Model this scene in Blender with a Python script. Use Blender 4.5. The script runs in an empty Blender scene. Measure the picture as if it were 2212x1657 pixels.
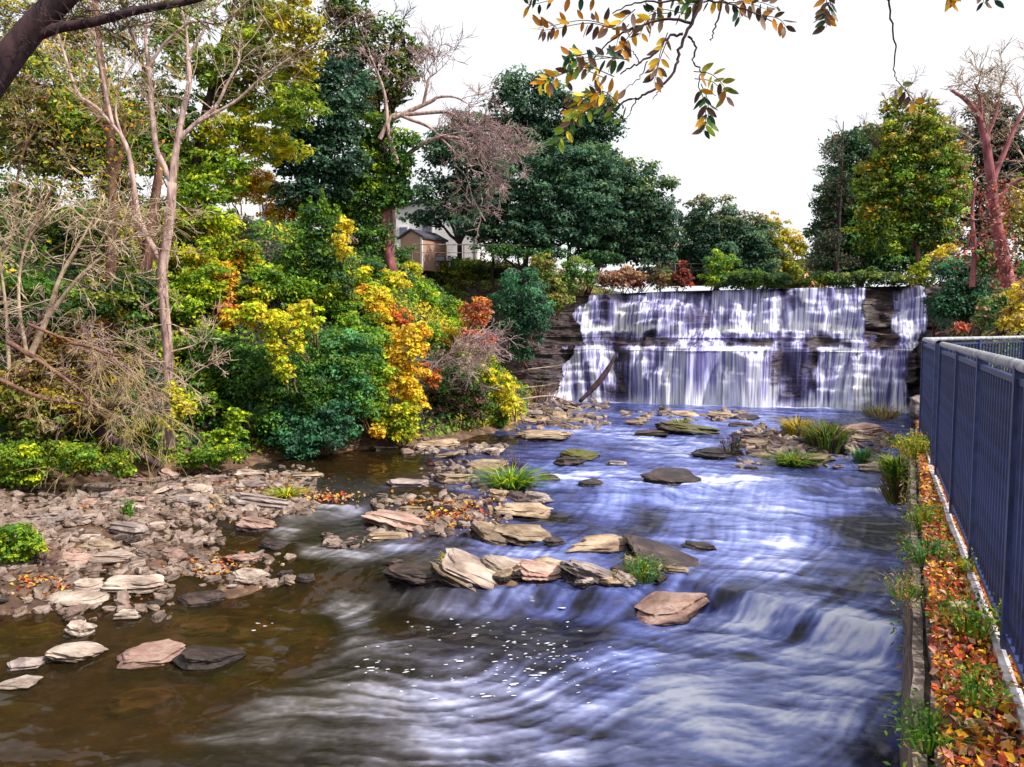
import bpy, bmesh, math, random
import numpy as np
from mathutils import Vector, Matrix
random.seed(7); RNG = np.random.default_rng(11)
C = bpy.context.scene.collection
SC = bpy.context.scene
# ---------------------------------------------------------------- camera model (photo measured at 2212 x 1657)
F = 1671.0; CX = 1106.0; CY = 828.5; CAMZ = 4.55
PITCH = math.atan((CY - 706.0) / F)
cp, sp_ = math.cos(PITCH), math.sin(PITCH)
def ray(u, v):
    a = (u - CX) / F; b = (CY - v) / F
    return np.array([a, cp + b * sp_, -sp_ + b * cp])
def at(u, v, d):                      # a world point d metres ahead
    r = ray(u, v); k = d / r[1]
    return np.array([r[0] * k, d, CAMZ + r[2] * k])
# ---------------------------------------------------------------- small noise on arrays
def vnoise(x, y, seed=0):
    xi = np.floor(x).astype(np.int64); yi = np.floor(y).astype(np.int64)
    fx = x - xi; fy = y - yi; fx = fx * fx * (3 - 2 * fx); fy = fy * fy * (3 - 2 * fy)
    def h(a, b):
        n = (a * 374761393 + b * 668265263 + seed * 974711) & 0x7fffffff
        n = ((n ^ (n >> 13)) * 1274126177) & 0x7fffffff
        return ((n ^ (n >> 16)) & 0xffff) / 65535.0
    return (h(xi, yi) * (1 - fx) + h(xi + 1, yi) * fx) * (1 - fy) + (h(xi, yi + 1) * (1 - fx) + h(xi + 1, yi + 1) * fx) * fy
def fbm(x, y, seed=0, o=4):
    s = 0; a = .5
    for i in range(o):
        s = s + a * vnoise(x * 2 ** i, y * 2 ** i, seed + i); a *= .5
    return s / (1 - .5 ** o)
def sstep(a, b, x):
    t = np.clip((x - a) / (b - a), 0, 1); return t * t * (3 - 2 * t)
# ---------------------------------------------------------------- the lie of the land
LE_Y = [-60, 8, 15, 21.5, 25, 27, 29.4, 30, 34.7, 38, 44, 50, 60, 300]
LE_X = [-20, -17, -16, -14.2, -10.6, -8.4, -5.9, -3.9, -.2, .6, .8, 1.5, 2, 2]
B0 = np.array([2.4, 48.5]); ES = np.array([19.2, -6.7]); ES = ES / np.hypot(*ES); EN = np.array([ES[1], -ES[0]])
def sn(x, y):
    return (x - B0[0]) * ES[0] + (y - B0[1]) * ES[1], (x - B0[0]) * EN[0] + (y - B0[1]) * EN[1]
def fall_s(u):                         # where the picture column u meets the foot of the fall
    a = (u - CX) / F / cp * 1.0
    # (B0x + s ex) = a*(B0y + s ey)
    return (a * B0[1] - B0[0]) / (ES[0] - a * ES[1])
def wall_x(y): return .03 + .513 * y
LED_X = [-40, -9, -5, -2.5, 0, 3.3, 4.7, 6.2, 30]
LED_Y = [15.2, 15.2, 16.0, 14.4, 13.9, 14.1, 13.3, 11.6, 11.6]
def W(x, y):                           # water level
    z = -.14 * sstep(38, 23, y)
    l1 = 21.6 + .25 * (x - 4) + .5 * np.sin(x * 1.3)
    z = z - .16 * sstep(l1 + .35, l1 - .35, y)
    yl = np.interp(x, LED_X, LED_Y) + .25 * np.sin(x * 2.1 + 1) + .35 * (vnoise(x * 1.7, y * .6, 5) - .5)
    wd = np.interp(x, [-40, -6, -2, 1, 30], [2.6, 2.0, .5, .35, .3])
    z = z - .42 * sstep(yl + wd, yl - wd, y)
    return z
BUMPS = []                             # (x, y, rx, ry, height above the bed)
def ground_px(u, v, z=0.):
    r = ray(u, v); k = (z - CAMZ) / r[2]; return np.array([r[0] * k, r[1] * k])
def add_bump(u, v, ru, rv, h):
    z = -.25
    a = ground_px(u, v, z); b = ground_px(u + ru, v, z); c = ground_px(u, v - rv, z)
    BUMPS.append((a[0], a[1], abs(b[0] - a[0]), abs(c[1] - a[1]), h))
for b in [(150, 1150, 260, 95, .52), (400, 1080, 240, 55, .58), (560, 1060, 150, 40, .56), (80, 1240, 200, 40, .48), (330, 1190, 170, 45, .42),
          (520, 1220, 80, 30, .40), (720, 1075, 90, 16, .42), (930, 1120, 110, 35, .47), (1010, 1050, 120, 28, .42), (1100, 1075, 70, 16, .5), (1180, 905, 90, 45, .55), (1220, 870, 90, 18, .6),
          (1500, 905, 150, 10, .42), (1480, 930, 80, 10, .45), (1740, 975, 160, 32, .56), (1870, 950, 90, 40, .6), (1890, 1010, 60, 25, .6), (1260, 990, 60, 10, .45),
          (1080, 1240, 110, 28, .43), (1380, 1220, 110, 30, .42), (1350, 1290, 110, 25, .42), (980, 965, 110, 16, .45), (1060, 960, 70, 15, .42)]:
    add_bump(*b)
def H(x, y):
    x = np.asarray(x, float); y = np.asarray(y, float)
    w = W(x, y)
    shallow = sstep(2.5, -4.5, x) * sstep(31, 13, y)
    bed = w - .42 + .16 * shallow
    bar = np.zeros_like(x)
    for bx, by, rx, ry, h in BUMPS:
        q = ((x - bx) / rx) ** 2 + ((y - by) / ry) ** 2
        bar = np.maximum(bar, h * np.exp(-q * .9))
    bed = bed + bar * .86 + .10 * (fbm(x * .9, y * .9, 3) - .5)
    # left bank
    dl = np.interp(y, LE_Y, LE_X) - x
    hb = np.interp(dl, [-1.5, 0, 1.2, 3, 6, 9, 12, 60], [-.45, .15, .9, 3.0, 6.2, 8.4, 8.9, 9.3])
    hb = hb + np.where(dl > 0, (fbm(x * .35, y * .35, 9) - .5) * 1.6 * np.clip(dl / 3, 0, 1), 0)
    z = np.where(dl > -1.5, np.maximum(bed, hb), bed)
    # the right side, beyond the retaining wall
    dr = x - wall_x(y)
    plat = np.interp(y, [-60, 12, 15, 20, 28, 36, 44, 300], [2.93, 2.93, 2.7, 3.0, 4.5, 6.3, 7.4, 8.2])
    slope = np.interp(y, [-60, 12.5, 13.5, 18, 30, 300], [.02, .02, 1.2, 2.4, 3.4, 3.4])
    hr = -.3 + (plat + .3) * sstep(0, slope, dr) + (fbm(x * .5, y * .5, 21) - .5) * .5 * sstep(13, 16, y)
    hr = hr + np.clip(dr - slope, 0, 30) * .10 * sstep(18, 30, y)
    hr = np.where(dr > np.where(y < 13.2, .2, 0), hr, -9)
    z = np.maximum(z, hr)
    # upstream of the fall
    s, n = sn(x, y)
    up = np.interp(s, [-60, -12, -5, -1, 1, 20, 22, 24, 60], [9.3, 9.0, 8.6, 7.4, 6.2, 6.2, 7.0, 7.6, 8.2])
    far = sstep(-14, -40, n)
    up = up + far * .2
    z = np.where(n < -4.2, np.where((s > -1) & (s < 21), up, np.maximum(z, up)), np.where((n < 1) & (s > -1) & (s < 21), np.minimum(z, -.5), z))
    return z
def H1(x, y): return float(H(np.array([x]), np.array([y]))[0])
def hit(u, v, d0=7., d1=160.):
    ds = np.arange(d0, d1, .08); r = ray(u, v); k = ds / r[1]
    x = r[0] * k; z = CAMZ + r[2] * k
    h = H(x, ds); i = np.argmax(z < h)
    if z[i] >= h[i]: return None
    return np.array([x[i], ds[i], h[i]])
def wpt(u, v):                         # a point on the water / bars
    z = -.3
    for _ in range(6):
        p = ground_px(u, v, z); z = max(float(W(p[0], p[1])), H1(p[0], p[1]))
        z = min(z, 1.2)
    return np.array([p[0], p[1], z])
def wptv(u, v):
    u, v = np.asarray(u, float), np.asarray(v, float); a = (u - CX) / F; b = (CY - v) / F; ry = cp + b * sp_; rz = -sp_ + b * cp; z = np.full(u.shape, -.3)
    for _ in range(5):
        k = (z - CAMZ) / rz; x, y = a * k, ry * k; z = np.minimum(np.maximum(W(x, y), H(x, y)), 1.2)
    return np.stack([x, y, z], -1)
# ---------------------------------------------------------------- tagging
def tag(o, label=None, cat=None, group=None, kind=None):
    if label: o['label'] = label
    if cat: o['category'] = cat
    if group: o['group'] = group
    if kind: o['kind'] = kind
    return o
def empty(name, loc, label, cat, group=None):
    o = bpy.data.objects.new(name, None); C.objects.link(o); o.location = [float(c) for c in loc]
    o.empty_display_size = .2
    return tag(o, label, cat, group)
# ---------------------------------------------------------------- mesh building
class MB:
    def __init__(s): s.v = []; s.q = []; s.t = []; s.n = 0; s.c = []
    def add(s, v, q=None, t=None, c=None):
        v = np.asarray(v, float).reshape(-1, 3)
        if q is not None and len(q): s.q.append(np.asarray(q).reshape(-1, 4) + s.n)
        if t is not None and len(t): s.t.append(np.asarray(t).reshape(-1, 3) + s.n)
        s.v.append(v); s.n += len(v)
        if c is not None: s.c.append(np.broadcast_to(np.asarray(c, float), (len(v), 3)))
    def box(s, c, size, rz=0., rx=0., ry=0.):
        hx, hy, hz = [a / 2 for a in size]
        v = np.array([[x, y, z] for z in (-hz, hz) for y in (-hy, hy) for x in (-hx, hx)])
        m = np.array(Matrix.Rotation(rz, 3, 'Z') @ Matrix.Rotation(rx, 3, 'X') @ Matrix.Rotation(ry, 3, 'Y'))
        s.add(v @ m.T + np.asarray(c), [[0, 2, 3, 1], [4, 5, 7, 6], [0, 1, 5, 4], [2, 6, 7, 3], [0, 4, 6, 2], [1, 3, 7, 5]])
    def tube(s, pts, rad, sides=6):
        P = np.asarray(pts, float); n = len(P)
        R = np.interp(np.linspace(0, 1, n), np.linspace(0, 1, len(rad)), rad) if not np.isscalar(rad) else np.full(n, rad)
        T = np.gradient(P, axis=0); T /= np.linalg.norm(T, axis=1)[:, None] + 1e-9
        ref = np.array([0, 0, 1.]) if abs(T[0][2]) < .8 else np.array([1., 0, 0])
        A = np.cross(T, ref); A /= np.linalg.norm(A, axis=1)[:, None] + 1e-9; B = np.cross(T, A)
        a = np.arange(sides) * 2 * math.pi / sides
        V = P[:, None] + R[:, None, None] * (np.cos(a)[None, :, None] * A[:, None] + np.sin(a)[None, :, None] * B[:, None])
        i = np.arange(n - 1)[:, None] * sides; j = np.arange(sides)[None]; k = (j + 1) % sides
        q = np.stack([i + j, i + k, i + sides + k, i + sides + j], -1).reshape(-1, 4)
        s.add(V.reshape(-1, 3), q)
        s.t.append(np.array([[s.n - sides, s.n - sides + x, s.n - sides + x + 1] for x in range(1, sides - 1)]))
    def build(s, name, mat, parent=None, smooth=False, loc=None):
        V = np.concatenate(s.v) if s.v else np.zeros((0, 3))
        org = np.array(parent.location) if parent is not None else (np.asarray(loc) if loc is not None else np.zeros(3))
        V = V - org
        me = bpy.data.meshes.new(name)
        nq = sum(len(a) for a in s.q); nt = sum(len(a) for a in s.t)
        idx = np.concatenate([a.ravel() for a in s.q] + [a.ravel() for a in s.t]).astype(np.int32)
        st = np.concatenate([np.arange(nq) * 4, nq * 4 + np.arange(nt) * 3]).astype(np.int32)
        me.vertices.add(len(V)); me.vertices.foreach_set('co', V.astype(np.float32).ravel())
        me.loops.add(len(idx)); me.loops.foreach_set('vertex_index', idx)
        me.polygons.add(nq + nt); me.polygons.foreach_set('loop_start', st)
        me.polygons.foreach_set('use_smooth', np.full(nq + nt, bool(smooth)))
        if s.c:
            cc = np.concatenate(s.c); at_ = me.color_attributes.new('Col', 'FLOAT_COLOR', 'POINT')
            at_.data.foreach_set('color', np.concatenate([cc, np.ones((len(cc), 1))], 1).astype(np.float32).ravel())
        me.update(calc_edges=True)
        if mat: me.materials.append(mat)
        o = bpy.data.objects.new(name, me); C.objects.link(o)
        if parent is not None: o.parent = parent
        else: o.location = org
        return o
def curve(pts, n=10):                  # smooth line through points
    P = np.asarray(pts, float); m = len(P)
    if m < 3:
        t = np.linspace(0, 1, n)[:, None]; return P[0] * (1 - t) + P[-1] * t
    Q = np.vstack([2 * P[0] - P[1], P, 2 * P[-1] - P[-2]]); out = []
    k = max(2, n // (m - 1))
    for i in range(1, m):
        for t in np.linspace(0, 1, k, endpoint=False):
            a, b, c, d = Q[i - 1], Q[i], Q[i + 1], Q[i + 2]
            out.append(.5 * ((2 * b) + (c - a) * t + (2 * a - 5 * b + 4 * c - d) * t * t + (3 * b - a - 3 * c + d) * t ** 3))
    out.append(P[-1]); return np.array(out)
# ---------------------------------------------------------------- materials
def nt(name):
    m = bpy.data.materials.new(name); m.use_nodes = True; t = m.node_tree
    return m, t, t.nodes['Principled BSDF'], t.nodes['Material Output']
def N(t, typ, **k):
    n = t.nodes.new(typ)
    for a, b in k.items(): setattr(n, a, b)
    return n
def lk(t, a, b): t.links.new(a, b)
def noise_node(t, scale, detail=4, rough=.6, vec=None, w=None):
    n = N(t, 'ShaderNodeTexNoise'); n.inputs['Scale'].default_value = scale; n.inputs['Detail'].default_value = detail; n.inputs['Roughness'].default_value = rough
    if vec is not None: lk(t, vec, n.inputs['Vector'])
    return n
def ramp(t, src, stops):
    r = N(t, 'ShaderNodeValToRGB'); e = r.color_ramp.elements
    while len(e) < len(stops): e.new(.5)
    for i, (p, c) in enumerate(stops): e[i].position = p; e[i].color = (*c, 1)
    lk(t, src, r.inputs[0]); return r
def bump(t, src, strength, dist, bsdf):
    b = N(t, 'ShaderNodeBump'); b.inputs['Strength'].default_value = strength; b.inputs['Distance'].default_value = dist
    lk(t, src, b.inputs['Height']); lk(t, b.outputs[0], bsdf.inputs['Normal']); return b
def scaled(t, sc, kind='Object'):
    g = N(t, 'ShaderNodeTexCoord'); m = N(t, 'ShaderNodeMapping'); m.inputs['Scale'].default_value = sc
    lk(t, g.outputs[kind], m.inputs[0]); return m.outputs[0]
def simple_mat(name, c1, c2, scale=8, rough=.8, b=.3, dist=.02, sc=(1, 1, 1), spec=.3, detail=5):
    m, t, bs, o = nt(name)
    n = noise_node(t, scale, detail, .62, scaled(t, sc)); r = ramp(t, n.outputs[0], [(.35, c1), (.66, c2)])
    lk(t, r.outputs[0], bs.inputs['Base Color']); bs.inputs['Roughness'].default_value = rough
    bs.inputs['Specular IOR Level'].default_value = spec
    if b: bump(t, n.outputs[0], b, dist, bs)
    return m
def leaf_mat(name, trans=.42, rough=.55, spec=.35):
    m, t, bs, o = nt(name)
    a = N(t, 'ShaderNodeVertexColor', layer_name='Col')
    n = noise_node(t, 6, 2, .5, scaled(t, (1, 1, 1)))
    mx = N(t, 'ShaderNodeMixRGB', blend_type='MULTIPLY'); mx.inputs[0].default_value = .5
    r = ramp(t, n.outputs[0], [(.3, (.55, .6, .6)), (.7, (1.25, 1.2, 1.1))])
    lk(t, a.outputs[0], mx.inputs[1]); lk(t, r.outputs[0], mx.inputs[2])
    lk(t, mx.outputs[0], bs.inputs['Base Color']); bs.inputs['Roughness'].default_value = rough; bs.inputs['Specular IOR Level'].default_value = spec
    tr = N(t, 'ShaderNodeBsdfTranslucent'); lk(t, mx.outputs[0], tr.inputs[0])
    ms = N(t, 'ShaderNodeMixShader'); ms.inputs[0].default_value = trans
    lk(t, bs.outputs[0], ms.inputs[1]); lk(t, tr.outputs[0], ms.inputs[2]); lk(t, ms.outputs[0], o.inputs[0])
    return m
M = {}
M['leaf'] = leaf_mat('leaf')
M['litter'] = leaf_mat('dry_leaf', .12, .75, .2)
M['bark_pale'] = simple_mat('bark_pale', (.16, .09, .075), (.62, .44, .40), 4, .85, .8, .05, (1.5, 1.5, .45), detail=8)
M['bark_brown'] = simple_mat('bark_brown', (.07, .03, .025), (.26, .13, .09), 5, .9, .6, .03, (1, 1, .25))
M['bark_dark'] = simple_mat('bark_dark', (.018, .010, .014), (.075, .04, .045), 6, .9, .5, .02, (1, 1, .3))
M['bark_red'] = simple_mat('bark_red', (.12, .03, .04), (.42, .15, .16), 4, .9, .5, .03, (1, 1, .4))
M['twig_pale'] = simple_mat('twig_pale', (.22, .15, .10), (.60, .46, .34), 3, .85, 0)
M['twig_pink'] = simple_mat('twig_pink', (.20, .12, .12), (.48, .34, .33), 3, .85, 0)
M['twig_olive'] = simple_mat('twig_olive', (.16, .12, .05), (.42, .32, .15), 3, .85, 0)
# ---------------------------------------------------------------- terrain
def grid_mesh(X, Y, Z):
    r, c = X.shape
    i = np.arange(r - 1)[:, None] * c; j = np.arange(c - 1)[None]
    return np.stack([X, Y, Z], -1).reshape(-1, 3), np.stack([i + j, i + j + 1, i + c + j + 1, i + c + j], -1).reshape(-1, 4)
def build_terrain():
    ys = np.concatenate([np.linspace(-60, 6, 24), np.linspace(6.3, 46, 260), np.linspace(46.5, 75, 60), np.geomspace(77, 600, 40)])
    ks = np.concatenate([np.linspace(-60, -26, 18), np.linspace(-25, 30, 360), np.linspace(31, 70, 18)])
    X, Y = np.meshgrid(ks, ys)
    X = X * np.clip(1 + (Y - 50) / 90, 1, 9)
    mb = MB(); v, q = grid_mesh(X, Y, H(X, Y) - 0.0); mb.add(v, q)
    m, t, bs, o = nt('earth')
    co = scaled(t, (1, 1, 1)); n1 = noise_node(t, 2.2, 8, .7, co); n2 = noise_node(t, .5, 4, .6, co)
    r1 = ramp(t, n1.outputs[0], [(.3, (.022, .012, .008)), (.5, (.085, .045, .025)), (.64, (.20, .12, .07)), (.75, (.36, .25, .18))])
    r2 = ramp(t, n1.outputs[0], [(.3, (.006, .009, .004)), (.5, (.016, .022, .008)), (.7, (.05, .045, .018))])
    g = N(t, 'ShaderNodeSeparateXYZ'); lk(t, co, g.inputs[0])
    mr = N(t, 'ShaderNodeMapRange'); mr.inputs[1].default_value = .25; mr.inputs[2].default_value = .9; lk(t, g.outputs[2], mr.inputs[0])
    mx = N(t, 'ShaderNodeMixRGB'); lk(t, mr.outputs[0], mx.inputs[0]); lk(t, r1.outputs[0], mx.inputs[1]); lk(t, r2.outputs[0], mx.inputs[2])
    lk(t, mx.outputs[0], bs.inputs['Base Color']); bs.inputs['Roughness'].default_value = .9
    bump(t, n1.outputs[0], .7, .08, bs)
    tag(mb.build('ground', m, smooth=True), kind='structure')
build_terrain()
# ---------------------------------------------------------------- water: flow streaks made by carrying noise along the current
def blobs_at(x, y, L):
    s = np.zeros_like(x)
    for u, v, ru, rv, a in L:
        z = -.3 if v < 1290 else -.72
        c = ground_px(u, v, z); e = ground_px(u + ru, v, z); f = ground_px(u, v - rv, z)
        rx = abs(e[0] - c[0]) + .02; ry = abs(f[1] - c[1]) + .02
        dx = (x - c[0] - (f[0] - c[0]) / ry * (y - c[1]) * 1.0)
        s = s + a * np.exp(-(dx / rx) ** 2 - ((y - c[1]) / ry) ** 2)
    return s
FOAM_AND_SHEEN = [(1290, 948, 80, 12, .75), (1390, 962, 60, 12, .5), (1290, 1035, 60, 12, .9), (1230, 1046, 60, 16, .8), (1420, 1030, 60, 10, .5), (1560, 1046, 130, 9, 1.3), (1400, 1052, 90, 10, .8),
        (1900, 1058, 60, 7, 1.1), (1500, 1075, 70, 30, .5), (1620, 1150, 150, 60, .42), (1330, 1085, 40, 30, .45), (1470, 985, 90, 20, .45), (1640, 930, 80, 14, .3), (1400, 985, 60, 20, .4), (1650, 1085, 150, 30, .3),  # besides foam, one broad soft patch paints the channel's sheen into the water colour
        (1720, 1205, 90, 40, .35), (1700, 1240, 130, 30, .3),
        (700, 1188, 60, 14, .8), (770, 1200, 50, 10, .6), (730, 1108, 60, 7, .7), (640, 1115, 40, 8, .5), (620, 1150, 30, 16, .6), (745, 1262, 45, 16, 1.0), (770, 1285, 40, 25, .6), (660, 1275, 60, 8, .5), (860, 1185, 50, 10, .4),
        (1150, 1200, 60, 10, .4), (1250, 1190, 40, 12, .5), (1180, 1258, 120, 8, .45), (950, 1285, 60, 12, .5), (1000, 1065, 50, 10, .3), (1120, 1195, 80, 20, .3),
        (1560, 1340, 70, 18, 1.5), (1650, 1355, 90, 22, 1.2), (1700, 1400, 120, 24, .6), (1850, 1500, 60, 20, .6), (1790, 1372, 60, 16, 1.3), (1880, 1395, 60, 14, 2.0), (1870, 1440, 70, 30, 1.0), (1600, 1385, 110, 28, .55), (1500, 1400, 60, 40, .45),
        (1480, 1490, 120, 60, .85), (1600, 1590, 150, 60, .7), (1760, 1500, 90, 50, .7), (1560, 1420, 130, 40, .5), (1800, 1570, 90, 20, .55), (1250, 1620, 160, 30, .6), (950, 1560, 90, 50, .6), (1000, 1640, 150, 20, .5), (1700, 1440, 60, 40, .45),
        (850, 1480, 150, 40, .42), (800, 1400, 80, 30, .35), (620, 1540, 160, 30, .38), (180, 1590, 60, 16, .4), (1050, 1470, 150, 30, .3), (1350, 1430, 120, 25, .25), (1200, 1530, 150, 40, .4), (450, 1600, 160, 20, .28), (680, 1440, 70, 30, .22),
        (1640, 880, 330, 4, .6), (1560, 912, 200, 14, .3)]
DARK = [(1880, 1150, 80, 28, .9), (1830, 1125, 70, 14, .5), (1160, 1370, 140, 28, .9), (1560, 1285, 70, 12, .7), (1750, 1320, 70, 12, .9), (1480, 1180, 60, 14, .3), (1180, 1440, 60, 14, .5), (900, 1350, 120, 20, .4),
        (1870, 1290, 60, 30, .2), (1400, 1120, 70, 30, .5), (1900, 1620, 60, 60, .4), (1150, 1215, 60, 10, .3), (930, 1100, 50, 30, .3)]
BROWN = [(780, 1010, 150, 28, 1.3), (450, 1240, 330, 60, 1.2), (150, 1400, 300, 110, 1.4), (400, 1400, 240, 70, 1.3), (60, 1560, 240, 80, .9), (300, 1500, 160, 60, .9), (620, 1370, 80, 50, .7), (800, 1230, 60, 14, .5), (1180, 1120, 90, 18, .7), (560, 1180, 120, 30, .7),
         (1000, 960, 200, 12, .9), (720, 1500, 60, 30, .3), (960, 1080, 120, 26, .6), (1150, 1250, 120, 16, .4), (1180, 910, 100, 20, .5), (860, 1350, 90, 30, .45), (1000, 1380, 120, 30, .3), (500, 1620, 180, 30, .35), (100, 1150, 300, 90, 1.2)]
def build_water():
    gx = np.arange(-19, 25, .04); gy = np.arange(6.5, 50, .04); nx, ny = len(gx), len(gy)
    X, Y = np.meshgrid(gx, gy)
    ang = np.interp(Y, [6, 9, 11.5, 14, 18, 30, 50], [np.pi * 1.10, np.pi * 1.12, np.pi * 1.17, np.pi * 1.30, np.pi * 1.36, np.pi * 1.36, np.pi * 1.45])
    ang = ang + (fbm(X * .22, Y * .22, 31, 3) - .5) * 1.5 * sstep(24, 12, Y) + (fbm(X * .6, Y * .6, 41, 3) - .5) * .55
    vx, vy = np.cos(ang), np.sin(ang)
    for u, v, r, s in [(760, 1400, 1.1, 1.4), (1000, 1440, .9, -1.0), (1480, 1500, 1.6, 1.2), (1180, 1400, .8, .8), (560, 1500, .9, .8), (1320, 1070, 1.6, .9), (1720, 1560, 1.2, -.9)]:
        c = ground_px(u, v, -.6); dx, dy = X - c[0], Y - c[1]; w = s * np.exp(-(dx * dx + dy * dy) / r ** 2) / r * 1.0
        vx, vy = vx - dy * w, vy + dx * w
    l = np.hypot(vx, vy) + 1e-6; vx, vy = (vx / l).astype(np.float32), (vy / l).astype(np.float32)
    n0 = RNG.random((ny, nx)).astype(np.float32)
    nb = n0 + np.roll(n0, 1, 0) + np.roll(n0, 1, 1) + np.roll(np.roll(n0, 1, 0), 1, 1)
    n2 = RNG.random((ny // 4 + 2, nx // 4 + 2)).astype(np.float32).repeat(4, 0).repeat(4, 1)[:ny, :nx]
    noise = (nb / 4 * 1.6 + .55 * n2 - 1.08).astype(np.float32)
    acc = noise.copy(); tot = 1
    I, J = np.meshgrid(np.arange(ny, dtype=np.float32), np.arange(nx, dtype=np.float32), indexing='ij')
    for sgn in (1, -1):
        a, b = I.copy(), J.copy()
        for k in range(30):
            ia = np.clip(a, 0, ny - 1).astype(np.int32); jb = np.clip(b, 0, nx - 1).astype(np.int32)
            a += sgn * 1.15 * vy[ia, jb]; b += sgn * 1.15 * vx[ia, jb]
            ia = np.clip(a, 0, ny - 1).astype(np.int32); jb = np.clip(b, 0, nx - 1).astype(np.int32)
            acc += noise[ia, jb]; tot += 1
    acc = acc / tot; acc = (acc - acc.mean()) / acc.std()
    # the surface
    ys = 7.3 + (np.linspace(0, 1, 520) ** 1.55) * 43
    kk = np.linspace(-.86, .74, 760)
    K, YY = np.meshgrid(kk, ys); XX = K * (YY + 3)
    XX = np.minimum(XX, wall_x(YY) + .6); XX = np.clip(XX, -34, 40)
    ii = (YY - gy[0]) / .04; jj = (XX - gx[0]) / .04
    i0 = np.clip(np.floor(ii), 0, ny - 2).astype(int); j0 = np.clip(np.floor(jj), 0, nx - 2).astype(int)
    fi = np.clip(ii - i0, 0, 1); fj = np.clip(jj - j0, 0, 1)
    lic = (acc[i0, j0] * (1 - fi) + acc[i0 + 1, j0] * fi) * (1 - fj) + (acc[i0, j0 + 1] * (1 - fi) + acc[i0 + 1, j0 + 1] * fi) * fj
    fo = blobs_at(XX, YY, FOAM_AND_SHEEN); da = blobs_at(XX, YY, DARK); br = np.clip(blobs_at(XX, YY, BROWN), 0, 1.2)
    s, n = sn(XX, YY)
    fo = fo + 1.6 * np.exp(-(np.clip(n - .3, 0, 9) / .45) ** 2) * sstep(3.4, 4.4, s)
    base = np.clip(.20 * sstep(-5, 2.5, XX) + .09 - .15 * np.clip(br, 0, 1), .0, 1)
    patch = .55 * fbm(XX * .55, YY * .42, 77, 4) + .45 * fbm(XX * 2.0 + .6 * YY, YY * 1.5, 78, 4)
    m_ = base * (.25 + 1.9 * patch) + fo * (.15 + 1.7 * patch) - .75 * da; m_ = np.clip(m_, 0, 3); m_ = np.where(m_ > .42, .42 + (m_ - .42) * np.interp(YY, [9, 16, 40], [.50, .50, .62]), m_)
    lam = np.interp(YY, [8, 13, 18, 45], [.15, .13, .08, .05])
    rip = (fbm(XX * .8 + 3, YY * 3.2 + XX * .9, 88, 5) - .5) * 2.2          # standing ripples lying across the current
    fine = (fbm(XX * 3.5, YY * 9 + XX * 2.5, 89, 3) - .5) * 2
    foam = np.clip(m_ * (.74 + lam * lic + .62 * rip + .28 * fine) + .030 * lic * sstep(22, 12, YY) * (1 - .4 * np.clip(br, 0, 1)) + .012 * rip, 0, 1)
    br = np.clip(br * 1.05 - .5 * fo, 0, 1); br = np.clip(br + .10 * lic * (br > .05) * (br < .95) + .3 * (patch - .5) * (br > .02), 0, 1)
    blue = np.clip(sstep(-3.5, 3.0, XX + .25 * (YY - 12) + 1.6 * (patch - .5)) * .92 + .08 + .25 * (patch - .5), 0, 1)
    foam = np.where(YY < 16, foam * (1 - .38 * sstep(3.0, -4.0, XX)) + .05 * np.clip(lic, 0, 3) * sstep(3.0, -3.0, XX) * sstep(17, 14, YY), foam)
    Z = W(XX, YY)
    calm = 1 - .75 * sstep(.6, 1.1, br)
    Z = Z + .0035 * calm * lic + .05 * calm * rip * np.clip(YY / 20, .4, 1) + .012 * fine * calm + (fbm(XX * 1.1, YY * 1.1, 55, 3) - .5) * .16 * calm + (fbm(XX * .5 + 4, YY * .6, 58, 2) - .5) * .10 * calm
    mb = MB(); v, q = grid_mesh(XX, YY, Z)
    mb.add(v, q, c=np.stack([foam.ravel(), br.ravel(), np.clip(blue.ravel(), 0, 1)], 1))
    m, t, bs, o = nt('river_water')
    vc = N(t, 'ShaderNodeVertexColor', layer_name='Col'); sp = N(t, 'ShaderNodeSeparateColor'); lk(t, vc.outputs[0], sp.inputs[0])
    fn = noise_node(t, 9, 3, .6, scaled(t, (.45, 1, 1)))
    ad = N(t, 'ShaderNodeMath', operation='MULTIPLY_ADD'); lk(t, fn.outputs[0], ad.inputs[0]); ad.inputs[1].default_value = .22; lk(t, sp.outputs[0], ad.inputs[2])
    sb = N(t, 'ShaderNodeMath', operation='SUBTRACT'); lk(t, ad.outputs[0], sb.inputs[0]); sb.inputs[1].default_value = .11
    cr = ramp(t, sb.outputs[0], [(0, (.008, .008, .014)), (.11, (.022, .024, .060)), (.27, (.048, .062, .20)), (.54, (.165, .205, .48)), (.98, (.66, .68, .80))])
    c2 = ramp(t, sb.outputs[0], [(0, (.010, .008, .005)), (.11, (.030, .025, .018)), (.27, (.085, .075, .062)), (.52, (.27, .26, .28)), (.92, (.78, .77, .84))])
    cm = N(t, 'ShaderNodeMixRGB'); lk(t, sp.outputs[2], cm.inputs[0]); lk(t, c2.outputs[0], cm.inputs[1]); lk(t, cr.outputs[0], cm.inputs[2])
    lk(t, cm.outputs[0], bs.inputs['Base Color']); bs.inputs['Roughness'].default_value = .22; bs.inputs['IOR'].default_value = 1.33; bs.inputs['Specular IOR Level'].default_value = .5
    bn = noise_node(t, 5, 4, .6, scaled(t, (.5, 1, 1)))
    bm = N(t, 'ShaderNodeBump'); bm.inputs['Strength'].default_value = .28; bm.inputs['Distance'].default_value = .05; lk(t, bn.outputs[0], bm.inputs['Height']); lk(t, bm.outputs[0], bs.inputs['Normal'])
    tp = N(t, 'ShaderNodeBsdfTransparent'); tp.inputs[0].default_value = (.50, .37, .20, 1)
    df = N(t, 'ShaderNodeBsdfDiffuse'); df.inputs[0].default_value = (.045, .032, .013, 1)
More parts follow.
